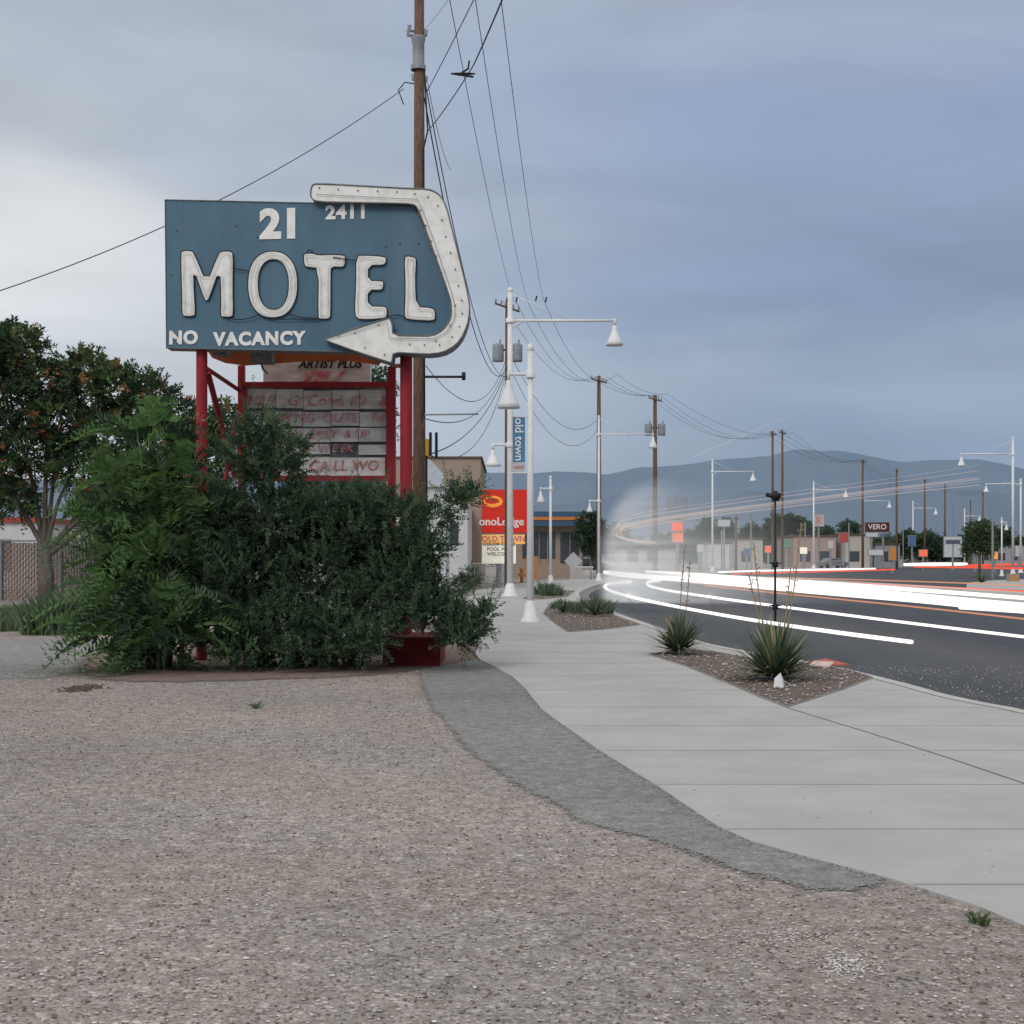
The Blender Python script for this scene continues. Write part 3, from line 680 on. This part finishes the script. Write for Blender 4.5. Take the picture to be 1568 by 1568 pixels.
b.obj('traffic_signal',[M('signal_yellow',(.6,.38,.05)),m_dark],None,False,(XX(652,dd),dd,0))
ls=empty('lodge_sign',(XX(772,76),76,0)); d=76; b=B()
b.box(XX(738,d),XX(808,d),d,d+.5,ZZ(816,d),ZZ(750,d),0)
b.box(XX(736.5,d),XX(809.5,d),d+.05,d+.45,ZZ(817.5,d),ZZ(748.5,d),2)
b.box(XX(738,d),XX(804,d),d,d+.4,ZZ(833,d),ZZ(818.5,d),1); b.box(XX(738,d),XX(790,d),d,d+.4,ZZ(863,d),ZZ(834,d),3)
b.tube([(XX(764,d),d+.25,0),(XX(764,d),d+.25,ZZ(863,d))],.15,8,2)
sw=[(740+30*(.5+.5*math.cos(t)),768+9*math.sin(t)) for t in [i*.4488 for i in range(14)]]
b.prism([W(x,y,d-.03) for x,y in sw],[W(x,y,d-.001) for x,y in sw],4)
sw=[(742+22*(.5+.5*math.cos(t)),767+4.5*math.sin(t)) for t in [i*.4488 for i in range(14)]]
b.prism([W(x,y,d-.05) for x,y in sw],[W(x,y,d-.031) for x,y in sw],0)
b.obj('cabinet',[M('lit_red',(.62,.03,.02),(.55,.03,.02),emis=(.8,.04,.02),estr=.15),M('lit_amber',(.8,.45,.15),emis=(1,.5,.15),estr=.35),m_grey,M('lit_white',(.8,.78,.68),emis=(1,.93,.75),estr=.3),M('swoosh',(.85,.3,.05),emis=(1,.35,.05),estr=.3)],ls)
text('onoLodge',W(768,799,d-.02),17*d/F,m_letter,ls,offset=.012,name='lettering'); text('OLD TOWN',W(771,825.5,d-.02),12*d/F,m_rtext,ls,offset=.01,name='lettering')
text('COLOR CABLE\nPOOL WIFI\nWELCOME',W(764,841,d-.02),7.5*d/F,m_dark,ls,offset=.002,name='lettering')
be4=empty('shop_building',(XX(845,112),112,0)); d=112; b=B()
b.box(XX(770,d),XX(892,d),d,d+15,-.1,ZZ(806,d),0); b.box(XX(768,d),XX(896,d),d-1.2,d+15.2,ZZ(806,d)+.004,ZZ(784,d),1)
b.box(XX(768,d)-.05,XX(896,d)+.05,d-1.28,d-1.2,ZZ(797,d),ZZ(792,d),2)
b.box(XX(800,d),XX(850,d),d-.06,d+.02,ZZ(855,d),ZZ(815,d),3); b.box(XX(858,d),XX(886,d),d-.06,d+.02,ZZ(862,d),ZZ(815,d),3)
for x in (812,825,838,872): b.box(XX(x,d),XX(x+1.2,d),d-.1,d-.06,ZZ(862,d),ZZ(815,d),0)
b.box(XX(806,d-6),XX(824,d-6),d-6,d-3,-.1,ZZ(852,d-6),4)
b.obj('walls',[m_tan,M('fascia_blue',(.06,.12,.2)),M('fascia_orange',(.6,.22,.05)),m_glass,M('awning',(.55,.25,.08))],be4)
b=B(); d=80
for i in range(26):
    X=XX(722,d)+i*.085*1.0; b.tube([(X,d,0),(X,d,1.25)],.016,4)
b.tube([(XX(722,d),d,1.25),(XX(722,d)+2.2,d,1.25)],.03,5); b.tube([(XX(722,d),d,.2),(XX(722,d)+2.2,d,.2)],.03,5)
for i in range(20):
    X=XX(882,d)+i*.07; b.tube([(X,88,0),(X,88,1.0)],.015,4)
b.tube([(XX(882,d),88,1.0),(XX(882,d)+1.4,88,1.0)],.03,5)
b.obj('railing_fence',[m_white])
b=B(); d=86; c=W(878,859,d); h=14/F*d
b.prism([c+Vector(v) for v in ((-h,0,0),(0,0,-h),(h,0,0),(0,0,h))],[c+Vector(v) for v in ((-h,.01,0),(0,.01,-h),(h,.01,0),(0,.01,h))])
b.tube([(c.x,d+.04,-.02),(c.x,d+.04,c.z+h*.8)],.035,6,0); b.obj('traffic_sign',[M('sign_back',(.5,.52,.54),(.44,.46,.48),rough=.4)],None,False,(c.x,d,0))
b=B(); o=G(799,892); b.tube([o,o+Vector((0,0,.75))],.11,10); b.lathe(o+Vector((0,0,.75)),[(.15,0),(.15,.05),(.1,.15),(.02,.22)],10); b.tube([o+Vector((-.22,0,.5)),o+Vector((.22,0,.5))],.06,8)
b.obj('fire_hydrant',[M('hydrant_orange',(.6,.22,.07))],None,True)
d=104
tree('tree',(XX(905,d),d,-.02),4,EL([(900,800,16,17),(913,812,14,16),(895,825,15,15),(908,838,16,14)],d,.8),900,.4,6,.16,.08,[g1,g2],[.6,.4],.09,3)
d=62
cr=EL([(720,885,16,18),(705,895,18,14)],d,.5); fb=empty('shrub',(XX(715,d),d,0)); foliage('leaves',cr,350,.3,7,.08,.04,[g2,g3],[.5,.5],fb,inner=.2)

# ================================================================== YUCCAS
def yucca(name,pos,R,n,stalks):
    e=empty(name,pos); b=B()
    for i in range(n):
        a=random.random()*6.28; el=random.uniform(.2,1.4); L=R*random.uniform(.6,1.15)
        dx,dy=math.cos(a)*math.cos(el),math.sin(a)*math.cos(el); w=.018
        nx,ny=-math.sin(a)*w,math.cos(a)*w; pts=[]
        for t in (0,.35,.7,1):
            dr_=random.uniform(.1,.3)*t*t*math.cos(el)
            pts.append(Vector((pos[0]+dx*L*t,pos[1]+dy*L*t,max(.02,.04+math.sin(el)*L*t-dr_*L))))
        vs=[]
        for j,(p,k_) in enumerate(zip(pts,(1,1.1,.75,.1))): vs += [p+Vector((nx*k_,ny*k_,0)),p-Vector((nx*k_,ny*k_,0))]
        b.add(vs,[(0,1,3,2),(2,3,5,4),(4,5,7,6)],random.choices([0,1,2,3],[4,2,1.5,2])[0])
    b.obj('leaves',[g8,g7,M('dry_leaf',(.38,.32,.19)),g2],e)
    b=B()
    for (tx,h,ln) in stalks:
        top=Vector((pos[0]+tx,pos[1]+random.uniform(-.2,.2),h)); p0=Vector(pos); m_=p0.lerp(top,.5)+Vector((-ln,0,0))
        pts=chaikin([p0,m_,top],2,False); b.tube(pts,[.008]*len(pts),5)
        for k_ in range(16):
            v=pts[-1].lerp(pts[len(pts)//2],random.random()); o_=Vector((random.uniform(-.05,.05),random.uniform(-.03,.03),random.uniform(0,.05))); b.tube([v,v+o_],[.003,.008],4)
    b.obj('flower_stalks',[M('stalk',(.36,.27,.14),(.3,.2,.13))],e)
p=G(1038,1002); yucca('yucca',p,.72,330,[(.10,ZZ(838,p.y),.02),(.2,ZZ(860,p.y),-.05)])
p=G(1187,1042); yucca('yucca',p,.80,400,[(-.28,ZZ(830,p.y),.05),(.38,ZZ(800,p.y),-.06),(-.35,ZZ(880,p.y),.02),(.22,ZZ(870,p.y),-.03)])
p=G(912,944); yucca('yucca',p,.62,130,[]); p=G(862,940); yucca('yucca',p,.45,80,[])
p=G(1503,893); yucca('yucca',p,.9,120,[])
p=G(1187,988); b=B(); dpt=p.y; zt=ZZ(757,dpt)
b.tube([p,(p.x,p.y,zt-.1)],[.024,.017],8)
for y in (865,930): 
    z=ZZ(y,dpt); b.lathe((p.x,p.y,z-.05),[(.02,0),(.06,.02),(.05,.06),(.07,.09),(.02,.12)],10); b.tube([(p.x-.11,p.y,z+.03),(p.x+.11,p.y,z+.03)],.012,6)
b.tube([(p.x-.17,p.y,zt),(p.x-.05,p.y,zt-.03),(p.x+.1,p.y,zt-.02)],[.035,.05,.05],8); b.tube([(p.x-.02,p.y,zt-.12),(p.x,p.y,zt+.06)],[.04,.05],8); b.tube([(p.x+.05,p.y,zt-.12),(p.x+.06,p.y,zt+.02)],.03,8)
b.obj('garden_light_pole',[m_dark],None,True,tuple(p))
b=B(); p=G(1192,1055); vs=[p+Vector(v) for v in ((-.06,0,.02),(.05,-.05,.02),(.08,.03,.03),(.0,.06,.02),(-.05,0,.13),(.02,-.03,.2),(.07,.04,.11))]
b.add(vs,[(0,1,4),(1,5,4),(1,2,5),(2,6,5),(2,3,6),(3,4,6),(3,0,4),(4,5,6)]); b.obj('paper_litter',[m_white],None,False)
b=B(); p=G(1268,1022)
b.prism([p+Vector(v) for v in ((-.28,.05,.07),(.05,-.12,.05),(.3,-.05,.05),(0,.2,.12))],[p+Vector(v) for v in ((-.28,.05,.05),(.05,-.12,.03),(.3,-.05,.03),(0,.2,.1))],0); b.prism([p+Vector(v) for v in ((-.3,-.15,.05),(-.05,-.28,.04),(.06,-.14,.09),(-.2,0,.1))],[p+Vector(v) for v in ((-.3,-.15,.03),(-.05,-.28,.02),(.06,-.14,.07),(-.2,0,.08))],1)
b.obj('cardboard_litter',[M('card_red',(.5,.14,.10)),M('card_pale',(.7,.55,.5))])
c=G(124,1053); b=B()
for _ in range(420):
    stone(b,c.x+random.gauss(0,.09),c.y+random.gauss(0,.22),-.008,random.choice([.012,.018,.025]),0)
b.obj('damp_dirt',[M('damp_soil',(.07,.045,.035),(.11,.08,.06),scale=20)])

# ================================================================== TRAFFIC : blurred vehicle + light trails
def emat(name,c,s,alpha=1):
    m=bpy.data.materials.new(name); m.use_nodes=True; N=m.node_tree.nodes; L=m.node_tree.links; N.remove(N['Principled BSDF'])
    e=N.new('ShaderNodeEmission'); e.inputs[0].default_value=(*c,1); e.inputs[1].default_value=s
    o=N['Material Output']
    if alpha<1:
        t=N.new('ShaderNodeBsdfTransparent'); x=N.new('ShaderNodeMixShader'); x.inputs[0].default_value=alpha
        L.new(t.outputs[0],x.inputs[1]); L.new(e.outputs[0],x.inputs[2]); L.new(x.outputs[0],o.inputs[0])
    else: L.new(e.outputs[0],o.inputs[0])
    return m
ew=emat('headlight_trail',(1,.97,.93),1.5); ew2=emat('headlight_glow',(1,.93,.87),.85,.24); eo=emat('amber_trail',(1,.45,.25),.75,.6); er=emat('taillight_trail',(1,.12,.06),1.0,.8); ef=emat('faint_trail',(1,.76,.66),.8,.15)
te=empty('light_trails',(6,40,.6))
def trail(pts,z,name,m):
    b=B(); P=[];R=[]
    for (x,y,r) in pts:
        d=F*(CH-z)/(y-HZ); P.append(W(x,y,d)); R.append(r/F*d)
    PR=chaikin([Vector((p.x,p.y,p.z)) for p in P],2,False); RR=chaikin([Vector((r,0,0)) for r in R],2,False)
    b.tube(PR,[v.x for v in RR],10); return b.obj(name,[m],te,True)
trail([(926,876,2.5),(945,879,4),(1000,884,4),(1100,890,5),(1200,899,6.5),(1300,907,7.5),(1400,915,7.5),(1500,925,8),(1640,938,9)],.75,'headlight_trail',ew)
trail([(990,875,1.5),(1060,880,3.5),(1150,887,4),(1300,896,3.5),(1440,906,3),(1640,921,3)],.85,'headlight_trail',ew)
trail([(990,880,5),(1100,888,9),(1300,902,13),(1500,916,15),(1640,928,17)],.74,'headlight_glow',ew2)
trail([(1470,930,3),(1568,936,3.4),(1640,941,3.4)],.6,'headlight_trail',ew)
trail([(1396,983,3.2),(1300,971,3.2),(1200,957,2.8),(1100,941,2.4),(1000,922,2.2),(950,910,2.1),(928,902,2.1),(925,897,2.2),(935,893,2.4),(965,891,3)],.4,'headlight_trail',ew)
trail([(1640,984,2.3),(1568,975,2.3),(1400,955,2.2),(1250,936,2),(1100,916,2),(1020,904,2),(992,897,2),(990,891,2.2),(1010,888,3)],.4,'headlight_trail',ew)
trail([(1080,897,1),(1300,919,1.2),(1440,933,1.3),(1640,956,1.5)],.55,'amber_trail',eo)
trail([(1060,893,.8),(1250,909,1),(1440,924,1.1),(1640,944,1.2)],.6,'taillight_trail',eo)
trail([(1150,886,.8),(1400,897,1.2),(1640,909,1.4)],.72,'taillight_trail',er)
trail([(1180,884,.8),(1400,890,1),(1640,899,1.2)],.7,'amber_trail',eo)
trail([(1100,876,1.2),(1200,873,1.4),(1340,871,1.4)],.6,'headlight_trail',ew)
trail([(1385,864.5,2),(1430,864,3),(1480,863.5,2)],.7,'headlight_trail',ew)
trail([(1480,866,1.4),(1530,865,2.2),(1640,863,2.2)],.7,'taillight_trail',er); trail([(1120,879,1.1),(1260,875,1.3),(1370,872,1.2)],.7,'taillight_trail',er); trail([(1400,868,1.2),(1500,869,1.6),(1640,872,1.8)],.65,'taillight_trail',er)
def ftrail(pts,r,m):
    b=B(); P=chaikin([W(*p) for p in pts],3,False); n=len(P); b.tube(P,[r*(1-.8*max(0,(i/n-.4)/.6)) for i in range(n)],6); b.obj('faint_trail',[m],te,True)
for k,(dy,r) in enumerate(((0,.028),(5,.02),(-8,.022),(9,.03),(-14,.014),(2,.04))):
    ftrail([(985+k*4,831+dy*.2,46),(955+dy,826+dy*.3,46),(936+k*3,818+dy*.4,46),(940+k*2,806+dy*.7,45),(985,797+dy,43),(1080,783+dy*.8,39),(1200,768+dy,35),(1350,749+dy,30),(1500,731+dy*1.3,26)],r,ef)
ftrail([(1060,700,42),(1130,670,39),(1230,628,36)],.010,ef)
def ghost():
    m=bpy.data.materials.new('blurred_body'); m.use_nodes=True; N=m.node_tree.nodes; L=m.node_tree.links; p=N['Principled BSDF']
    p.inputs['Base Color'].default_value=(.86,.89,.92,1); p.inputs['Roughness'].default_value=1; p.inputs['Specular IOR Level'].default_value=0
    p.inputs['Emission Color'].default_value=(1,.97,.93,1); p.inputs['Emission Strength'].default_value=.12
    at=N.new('ShaderNodeAttribute'); at.attribute_name='veil'; tc=N.new('ShaderNodeTexCoord')
    mp=N.new('ShaderNodeMapping'); mp.inputs['Scale'].default_value=(.12,.12,2.8); L.new(tc.outputs['Object'],mp.inputs[0])
    n=N.new('ShaderNodeTexNoise'); n.inputs['Scale'].default_value=1.5; n.inputs['Detail'].default_value=5; L.new(mp.outputs[0],n.inputs[0])
    d_=N.new('ShaderNodeMath'); d_.operation='ADD'; d_.inputs[1].default_value=.5; L.new(n.outputs['Fac'],d_.inputs[0])
    c=N.new('ShaderNodeMath'); c.operation='MULTIPLY'; L.new(at.outputs['Fac'],c.inputs[0]); L.new(d_.outputs[0],c.inputs[1]); L.new(c.outputs[0],p.inputs['Alpha']); return m
def ss(a,b_,x): t=min(1,max(0,(x-a)/(b_-a))); return t*t*(3-2*t)
nx_,nz_=90,50; xw=9.5; zb,zt_=.15,ZZ(706,44); x0=XX(920,44); V=[];A=[]
for j in range(nz_):
    for i in range(nx_):
        u=i/(nx_-1); x=u*xw; z=zb+(zt_-zb)*j/(nz_-1)
        top=zt_-.17*x; xc,rz_=2.2,2.6; zc=top-rz_
        ex=max(0,(xc-x)/xc); ez=max(0,(z-zc)/rz_); r=math.hypot(ex,ez)
        edge=ss(1.0,.80,ex if z<zc else r); soft=1-.8*ss(.0,1,ez)*ss(.5,3,x) 
        low=1+1.0*ss(2.6,1.0,z)*ss(4.5,0,x); a=.42*edge*soft*(1-ss(.5,xw,x))**1.3*low*ss(0,.12,(z-zb))  # low: headlight glow painted into the veil's opacity
        V.append((x0+x,44+2.2*(1-u)**5,z)); A.append(min(.85,a))
me=bpy.data.meshes.new('motion_blurred_bus'); me.from_pydata([(v[0]-x0,v[1]-44,v[2]) for v in V],[],[(j*nx_+i,j*nx_+i+1,(j+1)*nx_+i+1,(j+1)*nx_+i) for j in range(nz_-1) for i in range(nx_-1)])
at=me.attributes.new('veil','FLOAT','POINT'); at.data.foreach_set('value',A); me.materials.append(ghost()); me.polygons.foreach_set('use_smooth',[True]*len(me.polygons))
o=bpy.data.objects.new('motion_blurred_bus',me); o.location=(x0,44,0); sc.collection.objects.link(o)

# ================================================================== DISTANT STREET
def car(name,pos,ang,L,H,col):
    e=empty(name,pos); prof=[(-.5,.22),(-.5,.55),(-.47,.62),(-.36,.66),(-.24,.97),(-.1,1),(.12,1),(.27,.68),(.45,.58),(.5,.48),(.5,.22)]
    ca,sa=math.cos(ang),math.sin(ang)
    def T(x,y,z): return Vector((pos[0]+x*ca-y*sa,pos[1]+x*sa+y*ca,pos[2]+z))
    b=B(); w=.88
    b.prism([T(x*L,-w*(.82 if z>.7 else 1),z*H) for x,z in prof],[T(x*L,w*(.82 if z>.7 else 1),z*H) for x,z in prof],0)
    for s in (-1,1):
        win=[(-.31,.7),(-.22,.93),(.1,.94),(.21,.7)]; b.prism([T(x*L,s*w*.92,z*H) for x,z in win],[T(x*L,s*w*.8,z*H) for x,z in win],1)
        for wx in (-.32,.31): b.tube([T(wx*L,s*w*.75,.32),T(wx*L,s*w*1.02,.32)],.32,14,2)
    b.obj('body',[M('car_paint',col,rough=.3,spec=.5),m_glass,m_dark],e)
for px,py,a,c in ((903,872,.2,(.03,.03,.035)),(1275,864,.4,(.2,.21,.22)),(1352,862,.4,(.05,.06,.1))):
    p=G(px,py+6); car('parked_car',(p.x,p.y,-.0),a,4.4,1.45,c)
def bld(name,px0,px1,d,top,m,depth=12,win=None,mroof=None):
    b=B(); b.box(XX(px0,d),XX(px1,d),d,d+depth,-.12,ZZ(top,d),0); h=.25
    b.box(XX(px0,d)-.2,XX(px1,d)+.2,d-.2,d+depth+.2,ZZ(top,d),ZZ(top,d)+h,1)
    if win:
        x=XX(px0,d)+1
        while x<XX(px1,d)-2.5: b.box(x,x+1.6,d-.05,d+.02,.9,2.5,2); x+=3
    b.obj(name,[m,mroof or m_roofb,m_glass],None,False,(XX((px0+px1)/2,d),d,0))
m_bl=M('wall_pink',(.45,.33,.28)); m_b2=M('wall_cream',(.52,.48,.42)); m_b3=M('wall_grey',(.35,.36,.37))
bld('store_building',1085,1120,210,832,m_stw,12,win=1); bld('store_building',1125,1168,225,826,m_b2,14,win=1); bld('store_building',1215,1280,225,822,m_bl,14,win=1)
bld('store_building',1290,1335,225,820,m_b2,14,win=1); bld('store_building',1340,1378,230,834,m_b3,14,win=1); bld('store_building',1400,1480,330,838,m_stw,14,win=1); bld('store_building',1500,1600,320,836,m_b3,14,win=1); bld('store_building',950,1040,220,842,m_b2,12,win=1); bld('house',-60,60,75,800,m_stw,10,win=1,mroof=M('roof_red',(.4,.08,.06)))
def ssign(px0,px1,y0,y1,d,col,txt=None,tc=None,poles=1,emis=None):
    e=empty('business_sign',(XX((px0+px1)/2,d),d,0)); b=B()
    b.box(XX(px0,d),XX(px1,d),d,d+.4,ZZ(y1,d),ZZ(y0,d),0); b.box(XX(px0,d)-.06,XX(px1,d)+.06,d+.05,d+.35,ZZ(y1,d)-.06,ZZ(y0,d)+.06,1)
    for i in range(poles):
        X=XX(px0+(px1-px0)*(i+.5)/poles,d); b.tube([(X,d+.2,-.1),(X,d+.2,ZZ(y1,d))],.14,8,1)
    b.obj('cabinet',[M('sign_face',col,emis=emis,estr=.5),m_grey],e)
    if txt: text(txt,W((px0+px1)/2,(y0+y1)/2,d-.03),(y1-y0)*d/F*.8,tc or m_letter,e,offset=.01,name='lettering')
ssign(1325,1362,800,814,190,(.12,.03,.03),'VERO',m_letter,2,None); ssign(1446,1473,822,853,185,(.62,.64,.66)); ssign(1449,1470,827,832,184.9,(.12,.14,.2)); ssign(1246,1262,788,806,210,(.6,.5,.48),'K',m_rtext); ssign(1326,1344,816,822,189,(.7,.7,.68),None)
ssign(1028,1046,800,813,120,(.7,.1,.04),None,None,1,(1,.15,.04)); ssign(1030,1046,816,830,119,(.75,.12,.04),None,None,1,(1,.18,.05)); ssign(1100,1118,796,806,200,(.6,.6,.62)); ssign(1362,1372,838,858,150,(.7,.3,.08)); ssign(1545,1560,880,899,96,(.5,.28,.12)); ssign(1022,1052,762,795,125,(.25,.3,.36))
ssign(1285,1300,816,830,200,(.55,.1,.08)); ssign(1392,1402,820,836,210,(.1,.2,.4)); ssign(1200,1210,826,838,190,(.15,.35,.2))
ssign(1172,1182,836,846,185,(.7,.12,.06),None,None,1,(1,.2,.08)); ssign(1225,1236,838,848,180,(.7,.68,.6),None,None,1,(1,.9,.7)); ssign(1268,1276,828,840,200,(.65,.62,.58)); ssign(1330,1352,842,850,180,(.7,.7,.7)); ssign(1408,1420,842,852,200,(.65,.12,.06),None,None,1,(1,.2,.1)); ssign(1490,1498,838,850,170,(.6,.6,.62)); ssign(1520,1528,842,856,160,(.7,.3,.1),None,None,1,(1,.4,.1)); ssign(1068,1078,834,846,160,(.68,.66,.62)); ssign(1140,1148,840,850,170,(.12,.2,.4)); ssign(1555,1566,836,852,170,(.65,.62,.6))
def mass(name,lst,d,n,ll):
    e=EL(lst,d,4); P,Dv=ell_sample(e,n,.3,.5,.6); q=shoot_leaves(P,Dv,ll*2.0*(.6+.8*rng.random(n)),4,ll,ll*.6,.3)
    q[...,2]=np.maximum(q[...,2],0); return leaf_mesh(name,q.reshape(-1,4,3),[g1,g2,g5],np.repeat(rng.choice(3,n,p=[.45,.4,.15]),q.shape[1]))
l=[(x,848-random.uniform(0,10),random.uniform(12,22),random.uniform(10,20)) for x in range(940,1700,14)]
mass('distant_trees',l,330,6500,.75)
l=[(1082,812,12,16),(1110,815,12,18),(1150,820,14,15),(1190,808,20,18),(1210,802,12,12),(1228,812,14,16),(1262,818,12,12),(1300,812,14,12),(1388,830,14,16),(1420,832,15,16),(1305,835,14,15),(1060,830,14,18),(1490,830,12,14),(1535,822,12,12),(1350,845,20,12),(1180,842,24,16),(1440,846,18,12),(1130,840,18,14),(1240,842,18,12),(1275,835,12,12)]
mass('distant_trees',l,246,7000,.45)
d=130
tree('tree',(XX(1500,d),d,-.02),5,EL([(1492,815,14,14),(1508,812,14,14),(1500,828,18,14),(1486,838,11,11),(1514,838,12,11)],d,1.2),1100,.45,6,.2,.1,[g2,g3,g5],[.4,.4,.2],.12,4)
l=[(x,845-random.uniform(0,20),random.uniform(20,40),random.uniform(12,25)) for x in range(-250,950,26)]
mass('distant_trees',l,240,3500,.7)
b=B()
for px,y0,y1,dd in ((1105,812,872,150),(1118,835,868,160),(1300,800,868,190),(1460,770,866,250),(1515,760,862,270),(1383,790,866,230),(1433,800,866,260),(1150,780,868,170),(1233,800,868,200),(1520,790,880,110)):
    X=XX(px,dd); b.tube([(X,dd,-.1),(X,dd,ZZ(y0,dd))],.09,6)
b.obj('sign_posts',[m_grey])

# ================================================================== MOUNTAINS
def mount(name,prof,d0,d1_,col,col2,seed):
    xs=[p[0] for p in prof]; ys=[p[1] for p in prof]; nx,ny=420,34; r_=np.random.default_rng(seed)
    ph=r_.random(12)*6.28; V=[]
    for j in range(ny):
        t=j/(ny-1); d=d0+(d1_-d0)*t
        for i in range(nx):
            px=xs[0]+(xs[-1]-xs[0])*i/(nx-1); rid=np.interp(px,xs,ys); H=(HZ-rid)/F*d1_
            nz=sum(math.sin(px*.02*(1.7**k)+ph[k]+t*3*math.sin(ph[k+5]))*(.55**k) for k in range(6))
            h=H*(t**1.3)*(1+.10*nz*(1-t)*2.2)+(nz*H*.012)
            V.append(((px-CX)/F*d1_*(.75+.25*t),d,h if j>0 else -5))
    Fc=[(j*nx+i,j*nx+i+1,(j+1)*nx+i+1,(j+1)*nx+i) for j in range(ny-1) for i in range(nx-1)]
    b=B(); b.add(V,Fc); b.obj(name,[M(name+'_haze',col,col2,scale=.002,rough=1,spec=0)],None,True)
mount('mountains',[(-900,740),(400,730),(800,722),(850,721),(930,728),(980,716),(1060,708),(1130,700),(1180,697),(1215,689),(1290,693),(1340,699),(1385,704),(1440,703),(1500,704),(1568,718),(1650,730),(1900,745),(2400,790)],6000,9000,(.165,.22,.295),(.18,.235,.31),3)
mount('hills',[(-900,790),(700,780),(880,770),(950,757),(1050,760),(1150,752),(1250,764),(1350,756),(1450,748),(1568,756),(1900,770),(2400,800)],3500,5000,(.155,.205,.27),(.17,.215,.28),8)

# ================================================================== WORLD / LIGHT
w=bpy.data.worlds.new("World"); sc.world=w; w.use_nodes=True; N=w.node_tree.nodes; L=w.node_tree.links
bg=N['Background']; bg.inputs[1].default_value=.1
sky=N.new('ShaderNodeTexSky'); sky.sky_type='NISHITA'; sky.sun_disc=False; sky.sun_elevation=math.radians(35); sky.sun_rotation=math.radians(202)
tc=N.new('ShaderNodeTexCoord'); sp_=N.new('ShaderNodeSeparateXYZ'); L.new(tc.outputs['Generated'],sp_.inputs[0])
def math_(op,a,b_):
    m=N.new('ShaderNodeMath'); m.operation=op
    for i,x in enumerate((a,b_)):
        if isinstance(x,(int,float)): m.inputs[i].default_value=x
        else: L.new(x,m.inputs[i])
    return m.outputs[0]
def cloud(scale,sx,sz,det,ro,rot,dist):
    mp=N.new('ShaderNodeMapping'); mp.inputs['Scale'].default_value=(sx,sx,sz); mp.inputs['Rotation'].default_value=(0,rot,0); L.new(tc.outputs['Generated'],mp.inputs[0])
    n=N.new('ShaderNodeTexNoise'); n.inputs['Scale'].default_value=scale; n.inputs['Detail'].default_value=det; n.inputs['Roughness'].default_value=ro; n.inputs['Distortion'].default_value=dist; L.new(mp.outputs[0],n.inputs[0])
    return math_('SUBTRACT',n.outputs['Fac'],.5)
nz=cloud(1.5,1.6,6.5,5,.45,.12,.4); nf=cloud(2.6,1.5,5.5,6,.5,.2,.6)
zz=math_('ADD',sp_.outputs[2],math_('MULTIPLY',nz,.16))
xx=math_('ADD',sp_.outputs[0],math_('MULTIPLY',nz,.45))
def ramp(stops,src):
    r=N.new('ShaderNodeValToRGB'); r.color_ramp.interpolation='EASE'; e=r.color_ramp.elements
    e[0].position=stops[0][0]; e[0].color=(*stops[0][1],1); e[1].position=stops[-1][0]; e[1].color=(*stops[-1][1],1)
    for p_,c_ in stops[1:-1]: x=e.new(p_); x.color=(*c_,1)
    L.new(src,r.inputs[0]); return r.outputs[0]
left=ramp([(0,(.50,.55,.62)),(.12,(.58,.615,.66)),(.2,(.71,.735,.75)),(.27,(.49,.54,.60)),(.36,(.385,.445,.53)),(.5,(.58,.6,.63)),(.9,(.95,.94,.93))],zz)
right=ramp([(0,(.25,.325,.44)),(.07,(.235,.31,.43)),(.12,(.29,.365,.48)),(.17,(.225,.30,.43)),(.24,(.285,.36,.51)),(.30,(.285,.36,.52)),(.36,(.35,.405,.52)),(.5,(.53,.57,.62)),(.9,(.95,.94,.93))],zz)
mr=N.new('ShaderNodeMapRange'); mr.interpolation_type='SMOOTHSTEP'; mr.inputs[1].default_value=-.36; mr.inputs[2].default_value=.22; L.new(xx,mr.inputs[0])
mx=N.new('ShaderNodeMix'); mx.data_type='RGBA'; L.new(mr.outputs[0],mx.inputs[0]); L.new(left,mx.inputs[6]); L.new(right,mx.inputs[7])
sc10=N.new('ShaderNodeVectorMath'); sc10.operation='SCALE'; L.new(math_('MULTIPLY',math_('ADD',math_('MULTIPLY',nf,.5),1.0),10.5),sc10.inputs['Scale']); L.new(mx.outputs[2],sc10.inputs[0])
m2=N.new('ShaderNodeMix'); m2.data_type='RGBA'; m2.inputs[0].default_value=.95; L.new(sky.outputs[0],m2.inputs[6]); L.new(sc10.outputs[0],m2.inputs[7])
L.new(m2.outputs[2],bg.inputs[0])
sl=bpy.data.lights.new('sun','SUN'); sl.energy=1.1; sl.angle=math.radians(25); sl.color=(1,.955,.9); so=bpy.data.objects.new('sun',sl); sc.collection.objects.link(so)
so.rotation_euler=(math.radians(55),0,math.radians(-22))
cam=bpy.data.cameras.new('camera'); co=bpy.data.objects.new('camera',cam); sc.collection.objects.link(co)
co.location=(0,0,CH); co.rotation_euler=(math.pi/2,0,0); cam.sensor_width=36; cam.lens=36*F/1568; cam.shift_y=(HZ-784)/1568; cam.clip_end=30000; cam.clip_start=.05
sc.camera=co
sc.view_settings.view_transform='Standard'; sc.view_settings.look='None'; sc.view_settings.exposure=0
